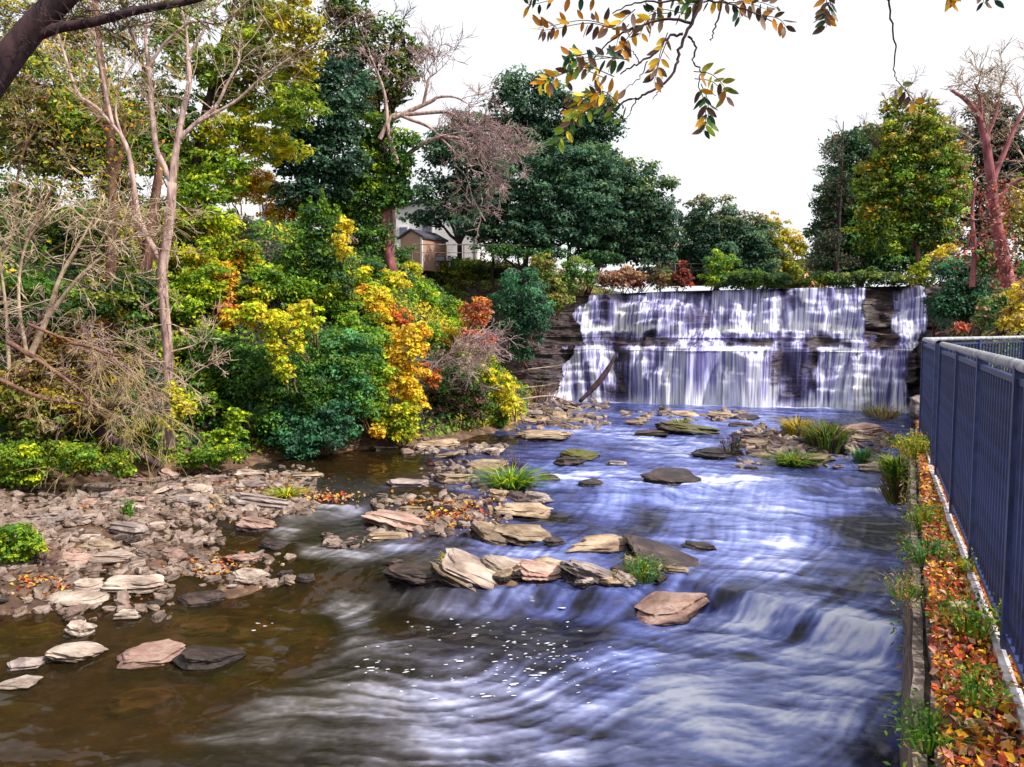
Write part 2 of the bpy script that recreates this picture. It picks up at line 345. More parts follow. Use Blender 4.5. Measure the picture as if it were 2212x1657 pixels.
    m0 = N(t, 'ShaderNodeMixShader'); m0.inputs[0].default_value = .30; lk(t, tp.outputs[0], m0.inputs[1]); lk(t, df.outputs[0], m0.inputs[2])
    gl = N(t, 'ShaderNodeBsdfGlossy'); gl.inputs['Roughness'].default_value = .07
    b2 = N(t, 'ShaderNodeBump'); b2.inputs['Strength'].default_value = .12; b2.inputs['Distance'].default_value = .03; lk(t, bn.outputs[0], b2.inputs['Height']); lk(t, b2.outputs[0], gl.inputs['Normal'])
    fr = N(t, 'ShaderNodeFresnel'); fr.inputs[0].default_value = 1.33; lk(t, b2.outputs[0], fr.inputs['Normal'])
    m1 = N(t, 'ShaderNodeMixShader'); lk(t, fr.outputs[0], m1.inputs[0]); lk(t, m0.outputs[0], m1.inputs[1]); lk(t, gl.outputs[0], m1.inputs[2])
    fs = N(t, 'ShaderNodeMath', operation='MULTIPLY_ADD'); lk(t, sp.outputs[0], fs.inputs[0]); fs.inputs[1].default_value = -1.2; lk(t, sp.outputs[1], fs.inputs[2]); fs.use_clamp = True
    f2 = N(t, 'ShaderNodeMapRange'); f2.inputs[1].default_value = .1; f2.inputs[2].default_value = .6; lk(t, fs.outputs[0], f2.inputs[0])
    mm = N(t, 'ShaderNodeMixShader'); lk(t, f2.outputs[0], mm.inputs[0]); lk(t, bs.outputs[0], mm.inputs[1]); lk(t, m1.outputs[0], mm.inputs[2])
    lk(t, mm.outputs[0], o.inputs[0])
    tag(mb.build('water', m, smooth=True), kind='structure')
    # flecks of froth drifting on the dark pool
    fb = MB()
    spots = [(1160, 1385, 190, 45, 90), (1130, 1450, 190, 45, 90), (1000, 1480, 150, 40, 40), (1230, 1420, 130, 30, 50), (560, 1375, 30, 20, 8), (960, 1370, 80, 30, 18), (830, 1440, 90, 40, 30)]
    for u, v, ru, rv, n in spots:
        for _ in range(int(n * .6)):
            p = ground_px(u + RNG.normal() * ru * .55, v + RNG.normal() * rv * .55, -.72)
            if H1(p[0], p[1]) > -.75: continue
            a = RNG.uniform(.010, .034) * (1 + (RNG.random() < .08)); b = a * RNG.uniform(.25, .6); a = a * 1.3; th = np.pi * 1.08 + RNG.normal() * .25
            k = 9; an = np.arange(k) * 2 * np.pi / k; rr = 1 + RNG.normal(size=k) * .2
            ex = np.array([np.cos(th), np.sin(th)]); ey = np.array([-ex[1], ex[0]])
            x = p[0] + rr * (np.cos(an) * a * ex[0] + np.sin(an) * b * ey[0]); y = p[1] + rr * (np.cos(an) * a * ex[1] + np.sin(an) * b * ey[1])
            zc = float(W(p[0], p[1]) + (fbm(np.array([p[0] * 1.1]), np.array([p[1] * 1.1]), 55, 3)[0] - .5) * .16 + (fbm(np.array([p[0] * .5 + 4]), np.array([p[1] * .6]), 58, 2)[0] - .5) * .10) + .016
            V = np.vstack([np.stack([x, y, np.full(k, zc)], 1), [[p[0], p[1], zc + .008]]])
            fb.add(V, t=[[i, (i + 1) % k, k] for i in range(k)])
    mf = simple_mat('froth', (.42, .42, .48), (.66, .66, .72), 20, .6, 0)
    tag(fb.build('froth', mf), kind='stuff')
build_water()
# ---------------------------------------------------------------- the rock ledges and the fall
ZT = 6.85
S_OF = fall_s
def prof(s, z):
    """how far the rock stands out (n) at height z: the main ledge profile blended with a many-stepped one"""
    zA = [-1.2, -.3, 0, 3.15, 3.30, 3.36, 3.62, 3.68, 3.95, 4.02, 4.30, 4.38, 6.3, 6.85]
    nA = [.3, .15, 0, -.25, -.30, -.80, -.90, -1.30, -1.35, -1.85, -1.95, -2.55, -2.75, -3.1]
    a = np.interp(z, zA, nA)
    zs = z + .12 * np.sin(s * 1.7)
    st = np.floor(zs / .62) * .62; fr = (zs - st) / .62
    b = np.interp(st + .62 * sstep(.78, 1.0, fr), [-1, 0, 3.3, 4.0, 6.85], [.6, .45, -1.0, -1.7, -3.2])
    wl = sstep(5.6, 2.6, s) + sstep(15.2, 17.2, s) * sstep(4.0, 3.2, z) + sstep(17.6, 18.3, s) * .8
    wl = np.maximum(wl, .85 * sstep(9.6, 7.6, s) * sstep(4.2, 5, z)); wl = np.clip(wl + .55 * sstep(.52, .62, vnoise(s * .42 + 5, np.floor(z / 3.4) * 7, 171)), 0, 1)
    n = a * (1 - wl) + b * wl
    n = n + .55 * sstep(.5, .58, vnoise(s * .6 + 2, z * 0 + 3, 172)) * sstep(1.5, 1.2, np.abs(z - 1.2 - 1.6 * vnoise(s * .4, z * 0, 173))) + .5 * sstep(.5, .58, vnoise(s * .55 + 8, z * 0 + 9, 174)) * sstep(5.9, 5.7, z - .5 * vnoise(s * .7, z * 0, 175)) * sstep(4.4, 4.5, z)
    # left flank: the ledge steps forward towards the bank
    n = n + np.interp(s, [-12, -6, -2, 0, 1.5], [3.0, 1.6, 1.2, .5, 0]) * np.clip(1.2 - z / 7, .2, 1)
    n = n + np.interp(s, [20, 22, 26, 40], [0, .5, 3, 12])
    return n
def rock_n(s, z):
    lay = np.floor(z / .21 + .7 * vnoise(s * .25, z * 0 + 3, 4))
    blk = np.floor(s / (.55 + .5 * vnoise(lay * 3.1, lay * 0, 8)) + 3 * vnoise(lay, lay * 0 + 1, 2))
    j = vnoise(blk + .5, lay + .5, 17); j2 = vnoise(lay + .5, lay * 0 + .5, 23)
    return prof(s, z) + (j - .5) * .26 + (j2 - .5) * .30 + (fbm(s * 2.5, z * 5, 6, 3) - .5) * .14 + (fbm(s * .5, z * .3, 66, 2) - .5) * .8 + (fbm(s * .95 + 9, z * .8, 67, 2) - .5) * 1.1 * sstep(0, 1.2, s)
LIP_S = [-12, -6, 0, 1.2, 3.0, 7, 20, 26]; LIP_Z = [7.8, 7.6, 6.55, 6.5, 6.62, 6.75, 6.85, 6.95]
def build_cliff():
    s = np.arange(-8, 27, .09); tz = np.linspace(0, 1, 190)
    S, T = np.meshgrid(s, tz); top = np.interp(S, LIP_S, LIP_Z) + (fbm(S * .8, S * 0, 91, 3) - .5) * .22
    Z = -1.1 + (top + 1.1) * (1 - T)
    Nn = rock_n(S, Z)
    S2 = np.vstack([S[:1], S[:1], S]); Z2 = np.vstack([Z[:1] - .25, Z[:1], Z]); N2 = np.vstack([Nn[:1] - 8, Nn[:1] - .5, Nn])
    X = B0[0] + S2 * ES[0] + N2 * EN[0]; Y = B0[1] + S2 * ES[1] + N2 * EN[1]
    mb = MB(); v, q = grid_mesh(X, Y, Z2); mb.add(v, q[:, ::-1])
    m, t, bs, o = nt('wet_shale')
    c = scaled(t, (1, 1, 1)); c2 = scaled(t, (.6, .6, 6)); n1 = noise_node(t, 2.5, 8, .7, c2); n2 = noise_node(t, .7, 4, .6, c)
    r = ramp(t, n1.outputs[0], [(.32, (.010, .007, .010)), (.52, (.040, .024, .026)), (.66, (.11, .065, .05)), (.8, (.20, .13, .09))])
    g = ramp(t, n2.outputs[0], [(.55, (1, 1, 1)), (.72, (.35, .62, .30))])
    mx = N(t, 'ShaderNodeMixRGB', blend_type='MULTIPLY'); mx.inputs[0].default_value = 1; lk(t, r.outputs[0], mx.inputs[1]); lk(t, g.outputs[0], mx.inputs[2])
    lk(t, mx.outputs[0], bs.inputs['Base Color']); bs.inputs['Roughness'].default_value = .5; bump(t, n1.outputs[0], .8, .06, bs)
    tag(mb.build('cliff', m), kind='structure')
    return m
M['cliff'] = build_cliff()
def cov_table(u, z):
    def rows(L):
        us = []; cs = []
        for a, b, c in L: us += [a + 7, b - 7]; cs += [c, c]
        return np.interp(u, us, cs, left=0, right=0)
    u = u + 62 * (fbm(u * .016 + 7, z * .7, 131, 3) - .5) + 34 * (fbm(u * .06, z * 1.5, 133, 3) - .5)
    top = rows([(1262, 1292, .85), (1292, 1318, .55), (1318, 1345, .65), (1345, 1372, .9), (1372, 1440, .62), (1440, 1485, .75), (1485, 1530, .5), (1530, 1685, .85), (1690, 1724, .36), (1724, 1866, 1.0), (1880, 1916, 0), (1945, 2003, .85)])
    up2 = rows([(1240, 1300, .9), (1300, 1335, .75), (1335, 1400, .9), (1400, 1480, .68), (1480, 1535, .55), (1535, 1600, .95), (1600, 1690, 1), (1690, 1722, .5), (1722, 1868, 1.0), (1876, 1920, 0), (1928, 2003, .95)])
    mid = rows([(1236, 1310, .45), (1310, 1365, .3), (1365, 1395, .6), (1395, 1425, .4), (1425, 1560, .72), (1560, 1700, .62), (1700, 1770, .4), (1770, 1800, .35), (1800, 1882, .7), (1890, 1932, .0), (1938, 1985, .85)])
    low = rows([(1214, 1318, 1.0), (1326, 1346, .3), (1352, 1400, .8), (1400, 1440, .85), (1440, 1660, 1), (1668, 1760, .50), (1766, 1965, .95), (1970, 1992, .3)])
    bot = rows([(1192, 1300, 1.05), (1312, 1340, .3), (1350, 1385, .8), (1385, 1440, .9), (1440, 1662, 1), (1670, 1758, .48), (1766, 1965, 1), (1970, 1990, .25)])
    w = [np.exp(-((z - c) / r) ** 2) for c, r in ((6.5, .7), (5.1, .75), (3.8, .45), (2.2, .9), (.3, 1.0))]
    tot = sum(w) + 1e-6
    return (top * w[0] + up2 * w[1] + mid * w[2] + low * w[3] + bot * w[4]) / tot
def u_of(s, n, z):
    x = B0[0] + s * ES[0] + n * EN[0]; y = B0[1] + s * ES[1] + n * EN[1]
    return CX + F * x / (y * cp + (z * 0 + CAMZ - z) * sp_) 
def build_fall():
    m, t, bs, o = nt('falling_water')
    vc = N(t, 'ShaderNodeVertexColor', layer_name='Col'); sp = N(t, 'ShaderNodeSeparateColor'); lk(t, vc.outputs[0], sp.inputs[0])
    uv = N(t, 'ShaderNodeAttribute', attribute_name='sz')
    def sn_(sx, sz, det):
        mp = N(t, 'ShaderNodeMapping'); mp.inputs['Scale'].default_value = (sx, sz, 1); lk(t, uv.outputs['Vector'], mp.inputs[0]); return noise_node(t, 1, det, .6, mp.outputs[0])
    a = sn_(1.5, .10, 2); b = sn_(5, .14, 3)
    mixn = N(t, 'ShaderNodeMath', operation='MULTIPLY_ADD'); lk(t, a.outputs[0], mixn.inputs[0]); mixn.inputs[1].default_value = .9; lk(t, sp.outputs[0], mixn.inputs[2])
    m2 = N(t, 'ShaderNodeMath', operation='MULTIPLY_ADD'); lk(t, b.outputs[0], m2.inputs[0]); m2.inputs[1].default_value = .75; lk(t, mixn.outputs[0], m2.inputs[2])
    al = N(t, 'ShaderNodeMapRange'); al.inputs[1].default_value = 1.08; al.inputs[2].default_value = 1.66; lk(t, m2.outputs[0], al.inputs[0])
    gate = N(t, 'ShaderNodeMapRange'); gate.inputs[1].default_value = .02; gate.inputs[2].default_value = .25; lk(t, sp.outputs[0], gate.inputs[0])
    am = N(t, 'ShaderNodeMath', operation='MULTIPLY'); lk(t, al.outputs[0], am.inputs[0]); lk(t, gate.outputs[0], am.inputs[1])
    wh = N(t, 'ShaderNodeMath', operation='MULTIPLY_ADD'); b4 = sn_(4.5, .16, 3); q4 = N(t, 'ShaderNodeMapRange'); q4.inputs[1].default_value = .38; q4.inputs[2].default_value = .62; q4.inputs[3].default_value = .25; q4.inputs[4].default_value = .95; lk(t, b4.outputs[0], q4.inputs[0]); am3 = N(t, 'ShaderNodeMath', operation='MULTIPLY'); lk(t, am.outputs[0], am3.inputs[0]); lk(t, q4.outputs[0], am3.inputs[1]); lk(t, am3.outputs[0], wh.inputs[0]); wh.inputs[1].default_value = .8; sp5 = N(t, 'ShaderNodeMath', operation='MULTIPLY'); sp5.inputs[1].default_value = .75; lk(t, sp.outputs[1], sp5.inputs[0]); lk(t, sp5.outputs[0], wh.inputs[2])
    cr = ramp(t, wh.outputs[0], [(0, (.05, .045, .12)), (.26, (.16, .15, .37)), (.50, (.44, .43, .70)), (.82, (.86, .86, .94))])
    lk(t, cr.outputs[0], bs.inputs['Base Color']); bs.inputs['Roughness'].default_value = .55; bs.inputs['Specular IOR Level'].default_value = .2
    mxa = N(t, 'ShaderNodeMath', operation='MAXIMUM'); 
    sg = N(t, 'ShaderNodeMath', operation='MULTIPLY'); lk(t, sp.outputs[1], sg.inputs[0]); lk(t, gate.outputs[0], sg.inputs[1])
    b3 = sn_(13, .3, 2); q3 = N(t, 'ShaderNodeMapRange'); q3.inputs[1].default_value = .35; q3.inputs[2].default_value = .62; q3.inputs[3].default_value = .35; q3.inputs[4].default_value = 1.1; lk(t, b3.outputs[0], q3.inputs[0])
    sg2 = N(t, 'ShaderNodeMath', operation='MULTIPLY'); lk(t, sg.outputs[0], sg2.inputs[0]); lk(t, q3.outputs[0], sg2.inputs[1])
    am2 = N(t, 'ShaderNodeMath', operation='MULTIPLY'); lk(t, am.outputs[0], am2.inputs[0]); lk(t, q3.outputs[0], am2.inputs[1])
    lk(t, am2.outputs[0], mxa.inputs[0]); lk(t, sg2.outputs[0], mxa.inputs[1]); mxa.use_clamp = True
    lk(t, mxa.outputs[0], bs.inputs['Alpha'])
    def sheet(name, parent, s0, s1, z0, z1, umin, umax, extra=None):
        s = np.arange(s0, s1, .075); k = int(abs(z1 - z0) * 22) + 6; zz = np.linspace(z1, z0, k)
        S, Z = np.meshgrid(s, zz); top = np.interp(S, LIP_S, LIP_Z)
        Z = np.minimum(Z, top + .03)
        Rk = np.maximum.accumulate(rock_n(S, Z), axis=0)
        Wn = Rk.copy()
        for _ in range(3): Wn[1:-1] = (Wn[:-2] + 2 * Wn[1:-1] + Wn[2:]) / 4
        Wn = (np.roll(Wn, 1, 1) + 2 * Wn + np.roll(Wn, -1, 1)) / 4; Wn[:, 0] = Wn[:, 1]; Wn[:, -1] = Wn[:, -2]
        Wn = np.maximum(Wn, Rk - .03) + .07 + .16 * (fbm(S * 1.6, Z * .35, 61, 2) - .35) + .05 * fbm(S * 5, Z * .4, 62, 2)
        Wn[-1] += .1
        sm = np.zeros_like(Z)
        d = np.diff(Rk, axis=0, prepend=Rk[:1])
        for q in range(12): sm = np.maximum(sm, np.roll(d, -q if q < 3 else q - 14, 0) * (1 - abs(q - 3) * .05)) if False else sm
        land = np.clip(d * 5.0, 0, 1)
        L = land.copy()
        for q in range(1, 9): L = np.maximum(L, np.roll(land, q, 0) * (1 - q / 9)); L = np.maximum(L, np.roll(land, -q, 0) * (1 - q / 5) if q < 5 else 0)
        L[:2] = 0
        u = u_of(S, Wn, Z)
        cov = np.clip(cov_table(u, Z) + .6 * (fbm(S * 1.1, Z * .3, 151, 3) - .5), 0, 1.1) * sstep(.02, .12, cov_table(u, Z)) * sstep(umin - 5, umin + 10, u) * sstep(umax + 6, umax - 10, u)
        foot = np.exp(-(np.clip(Z, 0, 9) / .42) ** 2)
        wob = .55 * (fbm(S * .45, S * 0, 161, 4) - .5)
        cov = cov * (1 - .7 * np.exp(-((Z - 3.62 - wob) / .17) ** 2) * sstep(.42, .62, fbm(S * .8, S * 0, 162, 3)))
        shelf = np.exp(-((Z - 4.42 - wob) / .20) ** 2) + .8 * np.exp(-((Z - 3.28 - wob * .5) / .10) ** 2) + .45 * sstep(2.2, .2, Z)
        spray = np.clip(.16 * L * sstep(.05, .6, cov) + .75 * shelf * sstep(.15, .7, cov) * (.25 + 1.5 * sstep(.3, .65, fbm(S * .8, Z * .3, 163, 3))) + foot * .6 + (fbm(S * 2.2, Z * .12, 71, 3) - .5) * .45 * sstep(.3, .9, cov), 0, 1)
        X = B0[0] + S * ES[0] + Wn * EN[0]; Y = B0[1] + S * ES[1] + Wn * EN[1]
        mb = MB(); v, q = grid_mesh(X, Y, Z); 
        keep = (cov.ravel()[q] > .03).any(1)
        mb.add(v, q[keep][:, ::-1], c=np.stack([cov.ravel(), spray.ravel(), spray.ravel() * 0], 1))
        o_ = mb.build(name, m, parent, smooth=True)
        at_ = o_.data.attributes.new('sz', 'FLOAT_VECTOR', 'POINT')
        at_.data.foreach_set('vector', np.stack([(S + .9 * (fbm(S * .6, Z * .14, 141, 2) - .5) + .5 * (fbm(S * .9 + 3, Z * .0 + np.floor(Z / 3.7) * 5, 142, 2) - .5)).ravel(), Z.ravel(), Wn.ravel()], 1).astype(np.float32).ravel())
        return o_
    c = B0 + ES * 9.5
    r = empty('waterfall', (c[0], c[1], 0), 'wide white waterfall pouring over two dark ledges into the river', 'waterfall')
    sheet('upper_cascade', r, 0, S_OF(1900), 3.9, 6.9, 1225, 1872)
    sheet('ledge_cascade', r, 0, S_OF(1960), 3.15, 4.1, 1225, 1900)
    sheet('lower_cascade', r, -.6, S_OF(2010), -.3, 3.4, 1180, 1994)
    c = B0 + ES * S_OF(1965)
    r2 = empty('waterfall', (c[0], c[1], 3.2), 'narrow stepped waterfall spilling beside the big one at the right end of the ledge', 'waterfall')
    sheet('cascade', r2, S_OF(1905), S_OF(2030), 3.3, 6.95, 1922, 2006)
    # river arriving behind the lip
    mb = MB(); s = np.linspace(0.5, 20.6, 60); n = np.linspace(-30, -2.75, 20); S, Nn = np.meshgrid(s, n)
    X = B0[0] + S * ES[0] + Nn * EN[0]; Y = B0[1] + S * ES[1] + Nn * EN[1]; v, q = grid_mesh(X, Y, np.interp(S, LIP_S, LIP_Z) + .02 + Nn * 0)
    mb.add(v, q[:, ::-1], c=(.15, 0, .5)); tag(mb.build('water_upstream', bpy.data.materials['river_water'], smooth=True), kind='structure')
build_fall()
# ---------------------------------------------------------------- foliage
PAL = {
 'dark': [(.012, .035, .022), (.02, .055, .03), (.035, .085, .045)],
 'blue': [(.018, .055, .045), (.035, .10, .065), (.07, .16, .10)],
 'maple': [(.018, .062, .045), (.04, .11, .07), (.08, .17, .10), (.13, .22, .12)],
 'green': [(.025, .09, .012), (.05, .16, .02), (.10, .25, .03)],
 'fern': [(.02, .11, .045), (.05, .20, .085), (.10, .30, .14)],
 'mid': [(.05, .13, .015), (.11, .22, .02), (.20, .31, .03)],
 'olive': [(.08, .11, .015), (.17, .20, .025), (.30, .29, .03)],
 'lime': [(.18, .32, .012), (.34, .46, .015), (.52, .56, .02)],
 'gold': [(.34, .32, .02), (.55, .45, .025), (.72, .50, .03)],
 'yellow': [(.50, .38, .02), (.78, .55, .03), (.85, .66, .06)],
 'orange': [(.45, .17, .015), (.72, .30, .02), (.80, .42, .03)],
 'red': [(.22, .03, .02), (.45, .07, .03), (.55, .14, .06)],
 'pink': [(.30, .10, .10), (.50, .20, .17), (.55, .30, .22)],
 'maroon': [(.05, .012, .02), (.11, .025, .035), (.16, .06, .05)],
 'tan': [(.22, .12, .06), (.38, .24, .13), (.46, .34, .20)],
 'brown': [(.08, .04, .03), (.16, .09, .06), (.24, .15, .12)],
}
def pcol(names, n, w=None):
    L = np.array(sum([PAL[k] for k in names], [])) * np.array([1.32, 1.32, 1.2])
    return L[RNG.integers(0, len(L), n)]
def unit(n):
    v = RNG.normal(size=(n, 3)); return v / np.linalg.norm(v, axis=1)[:, None]
def leaves(mb, P, Nrm, size, cols, aspect=.55, droop=0.):
    n = len(P); Nrm = Nrm / (np.linalg.norm(Nrm, axis=1)[:, None] + 1e-9)
    d = unit(n); d[:, 2] -= droop; d -= (d * Nrm).sum(1)[:, None] * Nrm; d /= np.linalg.norm(d, axis=1)[:, None] + 1e-9
    s = np.cross(Nrm, d); L = size * RNG.uniform(.4, 1.5, n)[:, None]; w = L * aspect * .5
    a = P - d * L * .5; b = P + s * w - d * L * .06 + Nrm * L * .10; c = P + d * L * .5; e = P - s * w - d * L * .06 + Nrm * L * .10
    V = np.stack([a, b, c, e], 1).reshape(-1, 3); q = np.arange(4 * n).reshape(-1, 4)
    mb.add(V, q, c=np.repeat(cols, 4, 0))
def crown(mb, c, r, leaf, names, dens=1., clump=.34, aspect=.55, droop=0., top=None, hollow=.5, flat=1.):
    """fill an ellipsoid (centre c, radii r) with leafy clumps that leave gaps between them"""
    c = np.asarray(c, float); r = np.asarray(r, float); rm = (r[0] * r[1] * r[2]) ** (1 / 3)
    K = max(6, int(13 / clump ** 2 * .36)); dirs = unit(K); dirs[:, 1] = np.where(RNG.random(K) < .6, -np.abs(dirs[:, 1]), dirs[:, 1])
    rad = RNG.uniform(hollow * .8, 1.04, K)[:, None]; cc = c + dirs * r * rad
    area = 4 * math.pi * rm * rm; leaf = leaf * (.95 if leaf > .15 else 1.02); n = int(dens * 2.9 * area / (leaf * leaf * aspect)); n = min(n, 60000)
    kr = clump * rm * RNG.uniform(.6, 1.3, K)
    wk = kr ** 2; idx = RNG.choice(K, n, p=wk / wk.sum()); u = unit(n); u[:, 2] = np.where(RNG.random(n) < .6, np.abs(u[:, 2]), u[:, 2])
    P = cc[idx] + u * kr[idx][:, None] * (RNG.random(n) ** .4)[:, None] * np.array([1.15, 1.15, .75 * flat]) + RNG.normal(size=(n, 3)) * rm * .02
    base = (pcol(names, K) * RNG.uniform(.6, 1.35, K)[:, None])[idx]; var = pcol(names, n); col = base * .62 + var * .38
    if top is not None:
        h = (P[:, 2] - c[2]) / r[2]; k = sstep(top[1], top[1] + .5, h + RNG.normal(size=n) * .15)[:, None]; col = col * (1 - k) + pcol(top[0], n) * k
    col = col * RNG.uniform(.75, 1.25, n)[:, None]
    Nr = u * .8 + RNG.normal(size=(n, 3)) * .45 + np.array([0, -.15, .45])
    leaves(mb, P, Nr, leaf, np.clip(col, 0, .9), aspect, droop)
def ell(u, v, ru, rv, d, ry=None):
    c = at(u, v, d); k = d / F; rx, rz = ru * k, rv * k
    return c, (rx, ry if ry else .5 * (rx + rz) * .85, rz)
def limb(mb, a, b, r0, r1, wob=.08, sides=6, n=8):
    a = np.asarray(a, float); b = np.asarray(b, float); t = np.linspace(0, 1, n)[:, None]; L = np.linalg.norm(b - a)
    P = a + (b - a) * t; off = np.cumsum(RNG.normal(size=(n, 3)) * wob * L / n, 0); off -= off[-1] * t; P = P + off * np.sin(np.pi * t) 
    mb.tube(P, [r0, r1], sides); return P
def twigs(mb, p, d, L, r, depth, spread=.6, n=3, sides=3, grav=0., minr=.004):
    """branching bare wood"""
    k = 4; P = [np.asarray(p, float)]; dd = np.asarray(d, float); dd = dd / np.linalg.norm(dd)
    for i in range(k):
        dd = dd + RNG.normal(size=3) * .16 + np.array([0, 0, grav]) * .25; dd /= np.linalg.norm(dd); P.append(P[-1] + dd * L / k)
    mb.tube(P, [r, max(r * .5, minr)], sides if r < .03 else 5)
    if depth <= 0: return
    for i in range(n):
        t = RNG.uniform(.25, 1.0); q = P[min(k, int(t * k))]
        nd = dd + RNG.normal(size=3) * spread
        twigs(mb, q, nd, L * RNG.uniform(.5, .75), max(r * .52, minr), depth - 1, spread, n, sides, grav, minr)
def pxp(L, d):                           # picture points + depth -> world
    return [at(u, v, (dd[0] if dd else d)) for u, v, *dd in L]
def trunk_part(root, lines, mat, name='trunk', sides=8, twig=None):
    mb = MB()
    for pts, r0, r1 in lines: mb.tube(curve(pts, 4 * len(pts) + 4), [r0, r1], sides)
    return mb.build(name, mat, root, smooth=True)
def tree(label, base, d, blobs, names, leaf=.22, r=.25, mat='bark_dark', dens=1., name='tree', group=None, top=None, cat='tree', clump=.34, aspect=.6, droop=0., bare=0, flat=1., lift=0.):
    b = at(base[0], base[1], d); b[2] = H1(b[0], b[1]) - .1
    root = empty(name, b, label, cat, group or 'trees on the banks beyond the river'); tb = MB(); cb = MB()
    E = [ell(u, v, ru * 1.16, rv * 1.14, (dd[0] if dd else d)) for u, v, ru, rv, *dd in blobs]
    hub = np.mean([e[0] for e in E], 0); hub[2] = b[2] + (min(e[0][2] - e[1][2] * .5 for e in E) - b[2]) * .7 + .5; hub[0] = .6 * b[0] + .4 * hub[0]; hub[1] = .6 * b[1] + .4 * hub[1]
    limb(tb, b, hub, r * 1.15, r * .75, .06)
    for (c, rr) in E:
        limb(tb, hub, c + np.array([0, 0, rr[2] * .3]), r * .6, r * .12, .2)
        for _ in range(4):
            q = c + unit(1)[0] * np.array(rr) * .8; limb(tb, hub * .35 + c * .65, q, r * .25, r * .06, .3, 4, 6)
        crown(cb, c, rr, leaf, names, dens, clump, aspect, droop, top, flat=flat)
        for _ in range(bare):
            q = c + np.array([RNG.uniform(-1, 1), -.3, .9]) * np.array(rr) * RNG.uniform(.7, .95); twigs(tb, q, [q[0] - c[0], 0, abs(rr[2])], rr[2] * .6, .03, 2, .4, 4)
    tb.build('trunk', M[mat], root, smooth=True); cb.build('crown', M['leaf'], root)
    return root
def shrub(label, blobs, names, leaf=.13, cat='shrub', name='shrub', dens=1., group=None, clump=.36, aspect=.6, droop=0., d=None, top=None, stems=5, out=.5, mat='bark_brown', flat=1., spikes=None):
    E = []
    for u, v, ru, rv, *nm in blobs:
        if d is None:
            h = hit(u, min(v + rv * .45, 1075)); dd = h[1] - out * (ru + rv) * .5 * h[1] / F if h is not None else 40.
        else: dd = d
        E.append((ell(u, v, ru, rv, dd), nm[0] if nm else names))
    lo = min(E, key=lambda e: e[0][0][2] - e[0][1][2])[0]
    b = np.array([lo[0][0], lo[0][1] + lo[1][1] * .3, 0]); b[2] = H1(b[0], b[1]) - .05
    root = empty(name, b, label, cat, group or ('shrubs and creepers on the banks' if name == 'shrub' else None)); sb = MB(); cb = MB()
    for (c, rr), nm in E:
        crown(cb, c, rr, leaf, nm, dens, clump, aspect, droop, top, hollow=.45, flat=flat)
        for _ in range(stems):
            q = c + unit(1)[0] * np.array(rr) * .7; b0 = c + np.array([RNG.normal() * .2, rr[1] * .9 + .2, -rr[2] * .8]); b0[2] = max(min(b0[2], H1(b0[0], b0[1])), c[2] - rr[2] * 1.5); limb(sb, b0, q, .035, .012, .25, 4, 7)
    if spikes:                            # upright leafy shoots
        for u, v0, v1, nmk in spikes:
            c = E[0][0][0]; p0 = at(u, v0, c[1] - .4); p1 = at(u + RNG.uniform(-14, 14), v1, c[1] - .4)
            P = limb(sb, p0, p1, .02, .006, .1, 3, 10); k = 130; t = RNG.random(k); pp = P[(t * 9).astype(int)] + RNG.normal(size=(k, 3)) * .10 * (1.25 - t)[:, None]
            leaves(cb, pp, unit(k) + np.array([0, -.3, .6]), leaf * 1.1, pcol([nmk], k))
    if stems: sb.build('stems', M[mat], root, smooth=True)
    cb.build('foliage', M['leaf'], root)
    return root
